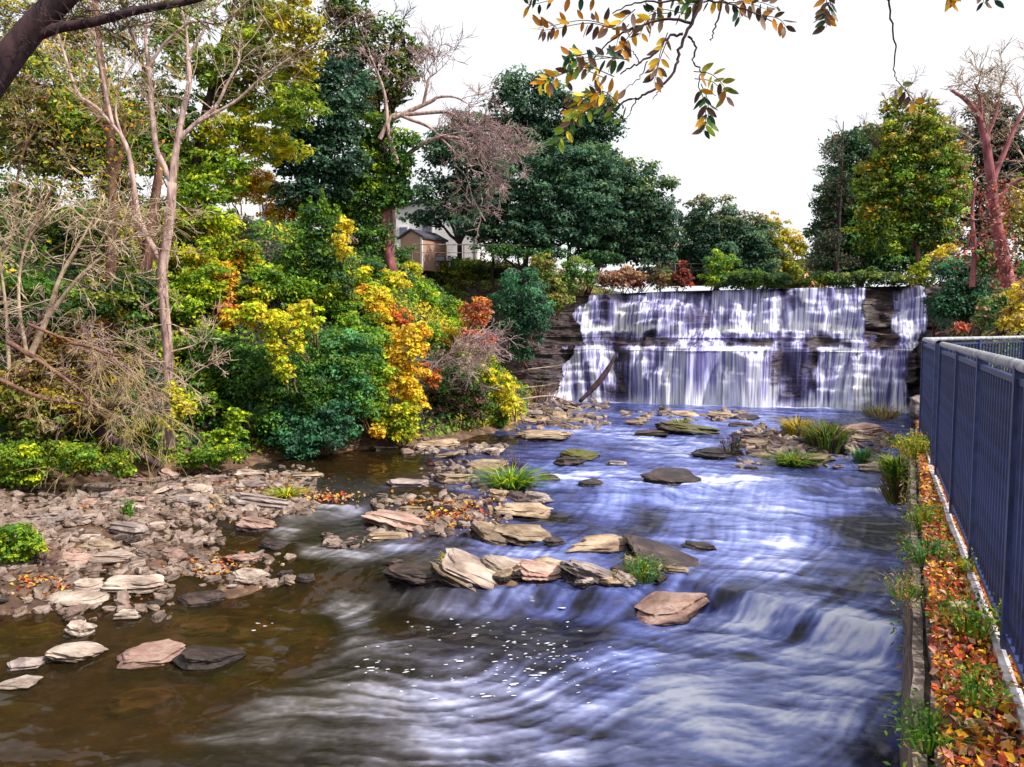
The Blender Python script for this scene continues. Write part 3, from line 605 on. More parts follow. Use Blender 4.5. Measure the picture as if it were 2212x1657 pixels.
# --- big trees along the skyline
def locust():
    d = 31.; b = at(432, 560, d); b[2] = H1(b[0], b[1]) - .1
    root = empty('locust_tree', b, 'tall yellow green feathery tree behind the pale forked trunk', 'tree')
    tb = MB(); cb = MB()
    for pts, r0, r1 in [([(432, 560), (420, 420), (440, 270), (462, 195), (520, 180), (560, 168)], .26, .06), ([(440, 270), (455, 200), (470, 120), (500, 30), (520, -80)], .16, .04), ([(462, 195), (540, 120), (600, 60), (640, -40)], .12, .03),
                        ([(430, 300), (350, 220), (300, 120), (260, 0)], .14, .04), ([(425, 340), (330, 300), (240, 280), (150, 260)], .12, .03), ([(300, 120), (220, 60), (120, 40)], .07, .02)]:
        tb.tube(curve(pxp(pts, d), 18), [r0, r1], 6)
    for u, v, ru, rv, nm in [(640, 60, 60, 75, ['gold', 'olive']), (560, 40, 60, 60, ['mid', 'olive']), (590, 150, 85, 45, ['gold', 'lime', 'olive']), (520, 215, 80, 40, ['lime', 'olive', 'mid']), (655, 130, 45, 45, ['gold', 'olive']), (500, 290, 75, 45, ['lime', 'gold', 'mid']),
                          (600, 330, 70, 28, ['gold', 'lime']), (470, 150, 50, 50, ['olive', 'mid']), (480, 370, 70, 50, ['mid', 'lime']), (410, 40, 60, 60, ['olive', 'lime', 'mid']), (640, 230, 60, 50, ['lime', 'olive', 'mid']), (560, 280, 70, 50, ['mid', 'lime', 'gold']), (380, 130, 60, 60, ['olive', 'mid']), (300, 280, 70, 60, ['lime', 'mid', 'olive']), (420, 380, 70, 50, ['lime', 'mid']), (440, 440, 60, 60, ['mid', 'lime']), (530, 100, 50, 50, ['lime', 'olive']),
                          (200, 250, 90, 60, ['olive', 'mid', 'lime']), (130, 330, 90, 60, ['olive', 'brown']), (290, 200, 70, 50, ['olive', 'mid']), (150, 170, 80, 50, ['olive', 'mid', 'lime']), (330, 330, 60, 60, ['mid', 'green']), (60, 240, 60, 70, ['olive', 'brown']),
                          (220, 370, 80, 60, ['mid', 'olive']), (380, 250, 50, 60, ['mid', 'green']), (240, 460, 90, 50, ['green', 'mid', 'olive'])]:
        sparse = .62 if v < 220 and u < 450 else 1.0
        c, rr = ell(u, v, ru * 1.05, rv * 1.05, d + RNG.uniform(-1, 1)); crown(cb, c, rr, .22, nm, sparse * .85, .27, .42, .55, flat=.7)
    for u, v, ru, rv in [(60, 40, 120, 60), (200, 60, 100, 70), (330, 60, 80, 70), (40, 140, 80, 60), (420, -40, 200, 50), (130, 110, 120, 50)]:
        c, rr = ell(u, v, ru, rv, d + 1); crown(cb, c, rr, .19, ['olive', 'brown', 'mid', 'gold'], .36, .3, .42, .55, flat=.7)
    tb.build('trunk', M['bark_dark'], root, smooth=True); cb.build('crown', M['leaf'], root)
locust()
tree('dark bluish green dense tree behind the feathery yellow one, left of the ivy clad tree', (650, 560), 38, [(690, 260, 75, 70), (640, 200, 60, 50), (720, 350, 70, 60), (640, 340, 50, 70), (740, 200, 50, 60), (680, 430, 70, 50)], ['dark', 'blue'], .22, .3, clump=.3)
tree('tall ragged tree with thin brownish crown topping the left bank', (840, 560), 43, [(760, 50, 48, 50, ), (830, 95, 50, 50), (770, 130, 60, 55), (890, 120, 34, 30), (860, 180, 50, 50), (800, 220, 60, 50), (730, 20, 40, 40)], ['dark', 'brown', 'olive'], .21, .35, 'bark_dark', .62, bare=3, clump=.24, top=(['mid', 'dark'], .1))
tree('yellow green topped tree standing in front of the dark bluish one on the left bank', (852, 545), 40, [(800, 285, 45, 45), (760, 370, 70, 40), (840, 400, 60, 40), (860, 330, 55, 45), (800, 430, 70, 35), (720, 430, 40, 40)], ['mid', 'green', 'dark'], .22, .28, 'bark_red', clump=.3, top=(['lime', 'mid'], .15))
tree('tallest dark maple rising behind the others above the white house', (1180, 560), 64, [(1140, 215, 70, 50), (1220, 260, 95, 60), (1110, 280, 60, 50), (1290, 290, 55, 55), (1170, 330, 110, 50)], ['dark', 'maple'], .34, .5, clump=.3)
tree('dark spreading maple hanging over the garden shed', (993, 565), 55, [(985, 360, 70, 60), (950, 420, 70, 30), (1030, 440, 80, 45), (930, 470, 50, 18), (1000, 300, 60, 50), (1060, 380, 60, 60)], ['dark', 'maple'], .26, .24, clump=.28)
tree('broad blue green maple in the middle of the row above the bank', (1100, 565), 52, [(1150, 380, 80, 55), (1220, 350, 80, 40), (1200, 410, 90, 60), (1100, 520, 60, 30), (1280, 470, 60, 50), (1280, 360, 50, 40), (1120, 450, 90, 45), (1240, 440, 90, 50), (1180, 500, 110, 35), (1040, 490, 60, 35)], ['maple', 'blue'], .24, .2, clump=.26, flat=.8, top=(['mid', 'maple'], .55))
tree('rounded maple at the right end of the row with a yellowing upper edge', (1262, 565), 54, [(1340, 400, 80, 50), (1390, 450, 70, 60), (1350, 460, 90, 60), (1410, 500, 50, 60), (1330, 530, 90, 35), (1340, 500, 100, 50), (1290, 450, 60, 60), (1400, 530, 55, 50), (1300, 380, 60, 50), (1300, 545, 60, 30)], ['maple', 'dark'], .25, .22, clump=.27, flat=.8, top=(['mid', 'olive', 'maple'], .35))
tree('slim maple trunk with small crown between the dark maple and the broad one', (1062, 565), 53, [(1060, 480, 40, 35), (1080, 430, 40, 35)], ['maple', 'mid'], .24, .14, clump=.3)
tree('low branched maple standing behind the bank shrubs left of the tan slope', (1225, 565), 55, [(1215, 505, 60, 25), (1260, 500, 60, 26)], ['maple', 'dark'], .24, .2, clump=.3)
tree('round topped blue green tree beyond the tan roof', (1540, 600), 68, [(1530, 480, 65, 45), (1560, 530, 90, 60), (1500, 570, 50, 40), (1600, 590, 60, 30), (1500, 530, 55, 50), (1580, 520, 65, 55), (1620, 560, 55, 50), (1545, 560, 70, 50), (1640, 600, 50, 30)], ['dark', 'maple', 'blue'], .28, .3, clump=.26, top=(['olive', 'brown'], .5))
tree('olive yellow tree beside the utility pole', (1690, 610), 70, [(1665, 500, 35, 35), (1700, 550, 34, 45), (1650, 560, 40, 50), (1690, 590, 45, 30), (1720, 525, 18, 14)], ['olive', 'mid', 'gold'], .25, .22, clump=.28, dens=.9, top=(['gold', 'orange'], .3))
tree('dark conifer like tree with ragged side sprays right of the utility pole', (1860, 605), 58, [(1850, 350, 65, 55), (1870, 430, 80, 60), (1900, 480, 90, 70), (1930, 560, 70, 40), (1960, 520, 60, 50), (1805, 440, 45, 50), (1800, 520, 50, 50), (1830, 390, 50, 50), (1900, 330, 60, 50), (1840, 500, 80, 55), (1880, 550, 90, 45), (1800, 560, 50, 45), (1820, 590, 60, 25)], ['dark', 'maple', 'green'], .25, .35, clump=.26, bare=4)
tree('yellow green maple with orange crown top above the right end of the fall', (1990, 600), 50, [(1960, 290, 75, 50), (1940, 340, 70, 50), (1980, 380, 90, 60), (2010, 300, 50, 40), (1930, 420, 60, 50), (2020, 500, 60, 40), (1900, 400, 50, 60), (2050, 380, 36, 60), (1900, 500, 60, 50), (1930, 240, 26, 26), (2010, 350, 60, 60), (1990, 430, 80, 50), (1950, 470, 80, 40), (2040, 430, 35, 70), (1990, 250, 35, 30)], ['mid', 'olive', 'dark', 'green', 'lime'], .21, .18, 'bark_brown', .8, clump=.22, top=(['orange', 'olive', 'mid'], .15), bare=3)
tree('black green tree behind the leaning red trunk', (2110, 580), 56, [(2140, 260, 55, 50), (2110, 340, 50, 60), (2150, 420, 70, 60), (2120, 500, 45, 50), (2190, 330, 40, 60)], ['dark', 'dark', 'brown'], .28, .3, clump=.3)
tree('golden leaved young tree at the right edge behind the red trunk', (2225, 600), 27, [(2195, 455, 34, 42), (2215, 510, 34, 40), (2200, 400, 20, 20)], ['gold', 'tan', 'mid'], .15, .09, 'bark_brown', .8, clump=.28)
# feathery side sprays on the conifer-like tree
def sprays():
    d = 56.; b = at(1800, 605, d); b[2] = H1(b[0], b[1])
    r = empty('pine_tree', b, 'thin grey green pine with loose drooping sprays at the left flank of the dark tree', 'tree'); tb = MB(); cb = MB()
    tb.tube(curve(pxp([(1805, 610), (1812, 480), (1818, 360), (1822, 262)], d), 14), [.2, .03], 6)
    for k in range(34):
        v = RNG.uniform(290, 590); u0 = 1815; L = RNG.uniform(25, 60) * (.6 + (v - 290) / 400); sg = -1 if RNG.random() < .75 else 1
        P = curve(pxp([(u0, v), (u0 + sg * L * .6, v - 4), (u0 + sg * L, v + 14)], d + RNG.uniform(-1.5, 1.5)), 8); tb.tube(P, [.03, .01], 3)
        m = 150; t = RNG.random(m); pp = P[(t * (len(P) - 1)).astype(int)] + RNG.normal(size=(m, 3)) * .22; leaves(cb, pp, unit(m) + np.array([0, 0, .6]), .26, pcol(['blue', 'dark', 'brown'], m), .3, .5)
    tb.build('trunk', M['bark_dark'], r, smooth=True); cb.build('crown', M['leaf'], r)
sprays()
# --- bank shrubs and creepers, one by one
S = shrub
S('yellow and orange leaved shrub high on the bank beneath the feathery tree', [(530, 385, 50, 32), (570, 410, 55, 30), (500, 420, 35, 26)], ['yellow', 'orange', 'gold'], .16)
S('orange creeper trailing right from the yellow shrub high on the bank', [(620, 455, 45, 22), (590, 480, 35, 25), (655, 440, 30, 10)], ['orange', 'yellow'], .15)
S('yellow green shrub below the orange creeper, left part of the slope', [(440, 500, 70, 45), (500, 540, 60, 40), (430, 570, 50, 45)], ['lime', 'gold', 'mid'], .15)
S('light green shrub right beside the pale forked trunk, halfway up', [(440, 620, 60, 50), (400, 660, 40, 45)], ['mid', 'lime'], .15)
S('rust and orange creeper hanging in the middle of the green slope', [(500, 610, 28, 45), (490, 680, 32, 40), (530, 560, 25, 40)], ['orange', 'red', 'gold'], .13)
S('tall green shrub with upright leafy shoots in the middle of the bank', [(690, 500, 50, 60), (660, 570, 60, 50), (720, 590, 60, 50)], ['green', 'dark', 'mid'], .14, spikes=[(u, 480, v, 'mid') for u, v in [(670, 420), (690, 400), (712, 425), (735, 440), (650, 440), (700, 450)]], d=31)
S('yellow vine draped on the right side of the tall shoot bearing shrub', [(740, 530, 18, 40), (748, 490, 20, 20)], ['gold', 'yellow'], .14, d=30.3)
S('dark ivy mound between the shoot bearing shrub and the pink trunk', [(800, 510, 50, 55), (860, 560, 45, 40), (780, 580, 50, 40)], ['dark', 'green', 'mid'], .14)
S('yellow green creeper covering the slope left of the bright yellow one', [(830, 610, 50, 32), (800, 650, 50, 30), (880, 590, 34, 24)], ['lime', 'gold'], .15)
S('orange leaved shrub in the upper middle of the slope', [(820, 670, 36, 36), (790, 640, 25, 30)], ['orange', 'yellow'], .14, out=.8)
S('small red leaved shrub right of the orange one in mid slope', [(866, 690, 26, 20), (845, 680, 16, 20)], ['red', 'orange'], .13, out=.9)
S('lime green creeper curtain with hanging tails over the dark green shrub', [(600, 700, 75, 30), (540, 680, 50, 25), (660, 690, 40, 40)], ['lime', 'gold'], .14, d=25.6, stems=3)
S('hanging tail of lime creeper leaves below the curtain', [(612, 790, 18, 40), (595, 750, 18, 30), (640, 740, 16, 30)], ['lime', 'gold'], .13, d=25.2, stems=2)
S('large deep green shrub leaning over the left half of the bank foot', [(520, 800, 90, 75), (600, 830, 95, 80), (560, 900, 90, 60), (470, 760, 60, 55)], ['green', 'green', 'mid', 'dark'], .12, d=27)
S('deep green shrub to the right of the large one, under the lime creeper', [(700, 780, 70, 70), (760, 770, 60, 60), (680, 850, 80, 60), (770, 850, 50, 60)], ['green', 'fern', 'mid'], .12, d=28)
S('feathery blue green shrub spilling over the water at the bank foot', [(640, 950, 75, 42), (700, 940, 65, 45), (610, 900, 50, 45), (720, 900, 50, 40)], ['fern', 'blue'], .12, d=27.2, droop=.2)
S('mixed green and yellow shrub above the deep green ones', [(660, 640, 70, 40), (730, 660, 60, 40), (590, 620, 50, 40)], ['mid', 'green', 'lime'], .14)
S('lime leafed shrub growing left of the brilliant yellow creeper', [(770, 720, 55, 45), (820, 740, 40, 40)], ['mid', 'lime', 'green'], .14, out=.9)
S('brilliant yellow creeper running down to the water', [(880, 760, 42, 45), (870, 820, 46, 45), (890, 860, 34, 36), (905, 720, 30, 25)], ['yellow', 'yellow', 'orange'], .15, d=29.6)
S('lime green shrub at the water edge under the brilliant yellow creeper', [(870, 920, 34, 38), (840, 900, 34, 38), (885, 890, 22, 30)], ['lime', 'mid', 'gold'], .13, d=29.2)
S('small golden tuft of leaves at the left foot of the lime shrub', [(815, 932, 18, 18)], ['yellow', 'orange'], .13, d=28.6, stems=2)
S('green creeper with arching tails left of the red shrub', [(950, 680, 50, 40), (1000, 640, 45, 35), (930, 730, 35, 35), (905, 640, 45, 40)], ['mid', 'green', 'lime'], .14)
S('olive shrub on the bank top under the garden shed', [(960, 580, 60, 26), (1030, 590, 50, 28), (900, 590, 46, 34), (930, 578, 40, 16)], ['dark', 'olive', 'mid'], .15)
S('speckled green and yellow shrub just below the bank top', [(1010, 620, 50, 28), (1060, 630, 40, 30), (960, 610, 30, 24)], ['mid', 'olive', 'tan'], .14)
S('red orange shrub glowing left of the big blue green shrub', [(1025, 680, 34, 32), (1045, 660, 22, 20)], ['red', 'orange', 'pink'], .13, d=36.6)
S('pink and crimson shrub under the red orange one', [(1045, 735, 26, 22), (1020, 725, 24, 20)], ['red', 'pink'], .13, d=36.2)
S('big rounded blue green shrub overhanging the rock left of the fall', [(1130, 640, 60, 55), (1150, 690, 55, 45), (1110, 700, 45, 50), (1125, 750, 28, 30)], ['blue', 'fern', 'dark'], .14, d=40.5)
S('tan seeded shrub on the shoulder right of the big blue green one', [(1185, 600, 32, 34), (1205, 640, 26, 34), (1170, 570, 26, 20)], ['tan', 'mid', 'olive'], .14, d=43)
S('pale green shrub on the shoulder near the tan slope', [(1245, 580, 32, 26), (1225, 610, 26, 26), (1270, 600, 22, 20)], ['mid', 'fern', 'olive'], .14, d=46)
S('dark maroon shrub standing at the water edge before the rock wall', [(960, 840, 50, 45), (1010, 860, 50, 40), (990, 900, 60, 35), (940, 890, 40, 45)], ['maroon', 'dark', 'brown', 'green'], .12, d=33)
S('yellow shrub at the right end of the bank foot beside the gravel spit', [(1085, 835, 30, 26), (1100, 870, 22, 30), (1060, 815, 22, 20)], ['gold', 'yellow', 'lime'], .13, d=34)
S('green leafy shrub between the maroon and the yellow ones', [(1050, 880, 34, 40), (1030, 820, 36, 34), (1080, 905, 28, 24)], ['green', 'mid', 'olive'], .12, d=34.3)
S('small red shrub touching the foot of the brilliant yellow creeper', [(935, 815, 20, 20), (920, 795, 14, 12)], ['red', 'orange'], .12, d=31)
S('yellow leaved vine wrapped round the foot of the pale forked trunk', [(378, 855, 26, 26), (398, 880, 28, 26), (370, 905, 26, 22)], ['yellow', 'lime'], .13, d=23.4, stems=3, cat='vine', name='vine')
S('lime shrub low on the bank right of the pale trunk', [(500, 935, 30, 26), (470, 950, 30, 24), (510, 900, 26, 20)], ['lime', 'mid'], .12, d=24.8)
S('wide low yellow brown thicket at the left edge of the bank', [(120, 780, 90, 50), (60, 830, 80, 50), (220, 800, 70, 50), (170, 880, 90, 45)], ['tan', 'gold', 'olive', 'brown'], .12, dens=.8)
S('golden leaved shrub right of the dark leaning log', [(230, 720, 50, 28), (260, 690, 30, 24)], ['gold', 'tan'], .13)
S('tangled olive shrub at the upper left edge of the slope', [(60, 560, 90, 70), (150, 590, 90, 60), (60, 440, 80, 60)], ['olive', 'brown', 'green'], .14, dens=.8, d=28)
S('dark green shrub behind the bare twigs at the left', [(200, 660, 90, 50), (80, 690, 90, 50), (300, 640, 60, 60), (300, 740, 50, 60), (160, 500, 80, 50)], ['dark', 'green', 'olive'], .14)
S('bright green weed patch at the left end of the gravel bar', [(35, 1160, 60, 28), (20, 1190, 55, 26), (70, 1175, 35, 18)], ['lime', 'green', 'mid'], .09, cat='weeds', name='weed_clump', d=15.5, stems=8)
S('low green weeds along the foot of the left bank', [(60, 990, 80, 38), (160, 990, 80, 34), (250, 1000, 60, 28), (40, 1030, 60, 24)], ['mid', 'olive', 'lime', 'green'], .09, cat='weeds', name='weed_clump', d=21.4, stems=8)
S('soft green weeds around the foot of the bank under the lime shrub', [(440, 985, 50, 24), (500, 975, 40, 22), (410, 1000, 30, 14)], ['mid', 'lime', 'green'], .09, cat='weeds', name='weed_clump', d=24.2, stems=6)
S('yellow rounded shrub at the right end of the fall lip', [(1975, 590, 26, 20), (2000, 580, 18, 20)], ['gold', 'lime', 'mid'], .16, d=44)
S('bright yellow shrub in the gap under the black green tree', [(2030, 555, 30, 16), (2045, 540, 24, 12)], ['yellow', 'gold'], .17, d=46)
S('low green hedge like growth along the rock above the right of the fall', [(1800, 604, 60, 16), (1880, 600, 60, 18), (1940, 606, 50, 14), (1990, 610, 40, 10)], ['olive', 'mid', 'dark'], .17, d=47)
S('dark green creeper mass hanging over the right gorge wall', [(2060, 600, 55, 40), (2090, 650, 55, 50), (2040, 660, 40, 45), (2120, 590, 50, 40)], ['dark', 'blue', 'fern'], .13, d=34)
S('brown and green creeper capping the right gorge wall', [(2040, 580, 40, 24), (2080, 570, 36, 26)], ['olive', 'brown', 'dark'], .13, d=35)
S('pale speckled shrub behind the far railing', [(2130, 680, 40, 34), (2160, 660, 34, 34)], ['mid', 'tan', 'fern'], .10, d=22)
S('orange yellow shrub at the foot of the leaning red trunk', [(2195, 690, 32, 26), (2200, 640, 22, 36), (2170, 700, 20, 16)], ['yellow', 'tan', 'gold'], .10, d=20)
S('bright green shrub in the crook of the leaning red trunk', [(2190, 590, 34, 34), (2140, 560, 40, 34)], ['fern', 'green', 'mid'], .12, d=27)
S('small red shrub on the ground behind the far railing', [(2075, 708, 22, 10)], ['red', 'pink'], .09, d=18, stems=2)
S('maroon shrub left of the tan building above the fall', [(1375, 605, 24, 22), (1360, 595, 16, 16)], ['red', 'maroon'], .18, d=54)
S('dark crimson shrub in front of the tan building', [(1470, 605, 30, 20), (1475, 585, 14, 20)], ['maroon', 'red'], .18, d=55)
S('olive shrub between the two red shrubs above the fall', [(1425, 608, 30, 18)], ['olive', 'tan', 'brown'], .18, d=55)
S('bright green young sapling in front of the round topped tree', [(1550, 570, 34, 26), (1545, 600, 34, 20), (1580, 565, 22, 12)], ['fern', 'mid', 'lime'], .18, d=53)
S('dark bushes lining the water above the middle of the fall', [(1620, 605, 60, 18), (1680, 608, 40, 14)], ['dark', 'mid'], .2, d=57)
S('greyish shrub at the foot of the pine beyond the lip', [(1790, 585, 36, 30), (1820, 600, 30, 20)], ['brown', 'mid', 'tan'], .2, d=60)
S('deep yellow creeper patch left of the rust coloured one', [(420, 560, 40, 26), (455, 590, 34, 24)], ['gold', 'lime', 'yellow'], .14)
S('lime green creeper patch under the rust coloured creeper', [(480, 740, 45, 26), (440, 720, 36, 26)], ['lime', 'mid'], .14)
S('light yellow creeper on the slope above the lime curtain', [(590, 600, 44, 28), (560, 640, 40, 26)], ['gold', 'lime', 'mid'], .14)
S('yellow green mound of leaves under the dark ivy mound', [(760, 600, 44, 26), (720, 640, 40, 30)], ['lime', 'gold', 'mid'], .14)
S('golden creeper tumbling between the orange shrub and the brilliant yellow one', [(850, 730, 26, 26), (830, 760, 24, 24)], ['gold', 'yellow', 'orange'], .14, out=1.)
S('fresh green mound in front of the brilliant yellow creeper', [(800, 860, 40, 40), (820, 810, 34, 34)], ['mid', 'lime', 'green'], .13, d=28.8)
S('orange speckled leaves at the left of the red orange shrub', [(970, 740, 34, 28), (990, 700, 26, 24)], ['orange', 'mid', 'gold'], .13)
S('shaded green shrub hugging the slope at the far left top', [(40, 640, 80, 50), (120, 640, 70, 50)], ['green', 'olive', 'mid'], .15)
S('yellow brown leafy patch behind the arching bare twigs', [(110, 720, 80, 40), (200, 700, 60, 34)], ['gold', 'tan', 'orange', 'mid'], .13)
S('lime green shrub in front of the thick shaded trunk', [(290, 620, 50, 36), (330, 650, 40, 36)], ['lime', 'mid'], .14)
S('soft green shrub behind the yellow vine of the pale trunk', [(430, 820, 50, 50), (420, 760, 44, 44), (440, 880, 44, 40)], ['green', 'mid', 'lime'], .13)
S('yellow leaved shrub at the foot of the arching bare twigs', [(300, 930, 46, 30), (240, 950, 40, 24)], ['gold', 'olive', 'mid'], .11)
S('olive shrub above the left edge of the brown red brush', [(20, 880, 60, 40), (80, 920, 60, 34)], ['olive', 'mid', 'tan'], .12)
S('dark green low trees closing the gap under the row of maples', [(1080, 545, 60, 14), (1180, 552, 70, 12), (1290, 560, 60, 14)], ['dark', 'green'], .18, d=50, cat='hedge', name='hedge')
S('tan and brown brush covering the slope above the left of the fall', [(1310, 606, 50, 22), (1350, 600, 40, 22)], ['tan', 'brown', 'pink'], .18, d=52)
S('dark green trees closing the view above the left half of the fall', [(1400, 598, 60, 20), (1600, 606, 60, 20)], ['dark', 'green', 'maroon'], .2, d=62, cat='hedge', name='hedge')
S('olive bushes low along the lip near the utility pole', [(1690, 614, 50, 14), (1770, 610, 50, 16)], ['olive', 'dark', 'mid'], .2, d=60, cat='hedge', name='hedge')
S('dark hedge of trees behind the left bank shrubs near the house', [(800, 470, 60, 30), (740, 480, 60, 30)], ['dark', 'green'], .18, d=44, cat='hedge', name='hedge')
S('leafy olive crown filling the sky gap over the pale forked trunk', [(330, 300, 80, 60), (420, 350, 60, 50), (250, 330, 80, 50)], ['olive', 'mid', 'lime'], .2, d=33, cat='tree', name='tree', stems=3)
S('leafy brown green crown against the sky at the left edge', [(60, 330, 90, 60), (130, 260, 70, 50), (40, 240, 70, 60)], ['olive', 'brown', 'mid'], .2, d=34, cat='tree', name='tree', stems=3, dens=.8)
# undergrowth: the ground cover that nobody could count
def undergrowth():
    mb = MB(); n = 110000
    y = RNG.uniform(19, 62, n); x = np.interp(y, LE_Y, LE_X) - RNG.uniform(-.1, 16, n); z = H(x, y)
    P = np.stack([x, y, z + RNG.random(n) ** 2 * .7], 1)
    q = fbm(x * .5, y * .5 + z * .5, 101, 3)
    names = [['dark', 'green'], ['green', 'mid'], ['mid', 'lime'], ['brown', 'dark'], ['gold', 'olive']]
    k = np.clip(((q - .3) / .4 * 5).astype(int), 0, 4); order = [3, 0, 1, 2, 4]
    col = np.zeros((n, 3))
    for i in range(5):
        m_ = k == i; col[m_] = pcol(names[order[i]], m_.sum())
    leaves(mb, P, unit(n) * .6 + np.array([.4, -.5, .5]), .17, col)
    n = 26000; y = RNG.uniform(13.5, 44, n); x = wall_x(y) + RNG.uniform(.2, 14, n); z = H(x, y); P = np.stack([x, y, z + RNG.random(n) ** 2 * .4], 1)
    leaves(mb, P, unit(n) * .6 + np.array([-.4, -.5, .5]), .15, pcol(['dark', 'olive', 'brown', 'mid'], n))
    n = 22000; s = RNG.uniform(-16, 2.5, n); m_ = RNG.uniform(-22, -3.4, n); x = B0[0] + s * ES[0] + m_ * EN[0]; y = B0[1] + s * ES[1] + m_ * EN[1]
    leaves(mb, np.stack([x, y, H(x, y) + RNG.random(n) ** 2 * .5], 1), unit(n) * .6 + np.array([0, -.4, .6]), .2, pcol(['tan', 'brown', 'olive', 'mid'], n))
    tag(mb.build('undergrowth', M['leaf']), kind='stuff')
undergrowth()
# ---------------------------------------------------------------- rocks
def rock_mat(name, lo, mid, hi, wet=.7, moss=None, foot=True):
    m, t, bs, o = nt(name)
    c = scaled(t, (1, 1, 1)); oi = N(t, 'ShaderNodeObjectInfo'); av = N(t, 'ShaderNodeVectorMath', operation='ADD'); lk(t, c, av.inputs[0])
    cb = N(t, 'ShaderNodeCombineXYZ'); mu = N(t, 'ShaderNodeMath', operation='MULTIPLY'); mu.inputs[1].default_value = 40; lk(t, oi.outputs['Random'], mu.inputs[0]); lk(t, mu.outputs[0], cb.inputs[0]); lk(t, cb.outputs[0], av.inputs[1])
    n = noise_node(t, 2.2, 9, .72, av.outputs[0]); r = ramp(t, n.outputs[0], [(.30, lo), (.48, mid), (.68, hi)])
    n2 = noise_node(t, 7, 3, .6, av.outputs[0])
    hv = N(t, 'ShaderNodeHueSaturation'); mr = N(t, 'ShaderNodeMapRange'); mr.inputs[3].default_value = .62; mr.inputs[4].default_value = 1.2; lk(t, oi.outputs['Random'], mr.inputs[0]); lk(t, mr.outputs[0], hv.inputs['Value']); lk(t, r.outputs[0], hv.inputs['Color'])
    src = hv.outputs[0]
    if moss:
        g = N(t, 'ShaderNodeNewGeometry'); sp = N(t, 'ShaderNodeSeparateXYZ'); lk(t, g.outputs['Normal'], sp.inputs[0])
        mm = N(t, 'ShaderNodeMath', operation='MULTIPLY'); lk(t, sp.outputs[2], mm.inputs[0]); lk(t, n2.outputs[0], mm.inputs[1])
        f = N(t, 'ShaderNodeMapRange'); f.inputs[1].default_value = .28; f.inputs[2].default_value = .45; lk(t, mm.outputs[0], f.inputs[0])
        mx = N(t, 'ShaderNodeMixRGB'); lk(t, f.outputs[0], mx.inputs[0]); lk(t, src, mx.inputs[1]); mx.inputs[2].default_value = (*moss, 1); src = mx.outputs[0]
    gc = N(t, 'ShaderNodeTexCoord'); sg = N(t, 'ShaderNodeSeparateXYZ'); lk(t, gc.outputs['Generated'], sg.inputs[0])
    wz = N(t, 'ShaderNodeMath', operation='MULTIPLY_ADD'); lk(t, n2.outputs[0], wz.inputs[0]); wz.inputs[1].default_value = -.35; lk(t, sg.outputs[2], wz.inputs[2])
    wr = N(t, 'ShaderNodeMapRange'); wr.inputs[1].default_value = .22 if foot else -3; wr.inputs[2].default_value = .46 if foot else -2; lk(t, wz.outputs[0], wr.inputs[0])
    wm = N(t, 'ShaderNodeMixRGB'); lk(t, wr.outputs[0], wm.inputs[0]); wm.inputs[1].default_value = (lo[0] * .35, lo[1] * .33, lo[2] * .36, 1); lk(t, src, wm.inputs[2])   # the soaked foot of the stone
    rr = N(t, 'ShaderNodeMapRange'); rr.inputs[3].default_value = .25; rr.inputs[4].default_value = wet; lk(t, wr.outputs[0], rr.inputs[0]); lk(t, rr.outputs[0], bs.inputs['Roughness'])
    lk(t, wm.outputs[0], bs.inputs['Base Color']); bump(t, n.outputs[0], .7, .14, bs); return m
M['r_pale'] = rock_mat('rock_pale', (.10, .065, .055), (.36, .27, .22), (.66, .56, .48))
M['r_pink'] = rock_mat('rock_pink', (.10, .05, .045), (.36, .21, .17), (.64, .46, .38))
M['r_grey'] = rock_mat('rock_grey', (.07, .05, .05), (.24, .18, .17), (.50, .42, .38))
M['r_tan'] = rock_mat('rock_tan', (.07, .04, .028), (.28, .19, .12), (.58, .46, .33))
M['r_dark'] = rock_mat('rock_dark', (.008, .006, .010), (.035, .022, .022), (.14, .09, .07), .38)
M['r_moss'] = rock_mat('rock_mossy', (.012, .010, .008), (.05, .04, .025), (.14, .10, .06), .5, (.10, .095, .012))
M['r_shard'] = rock_mat('rock_shard', (.045, .028, .022), (.28, .19, .15), (.64, .50, .42), foot=False)
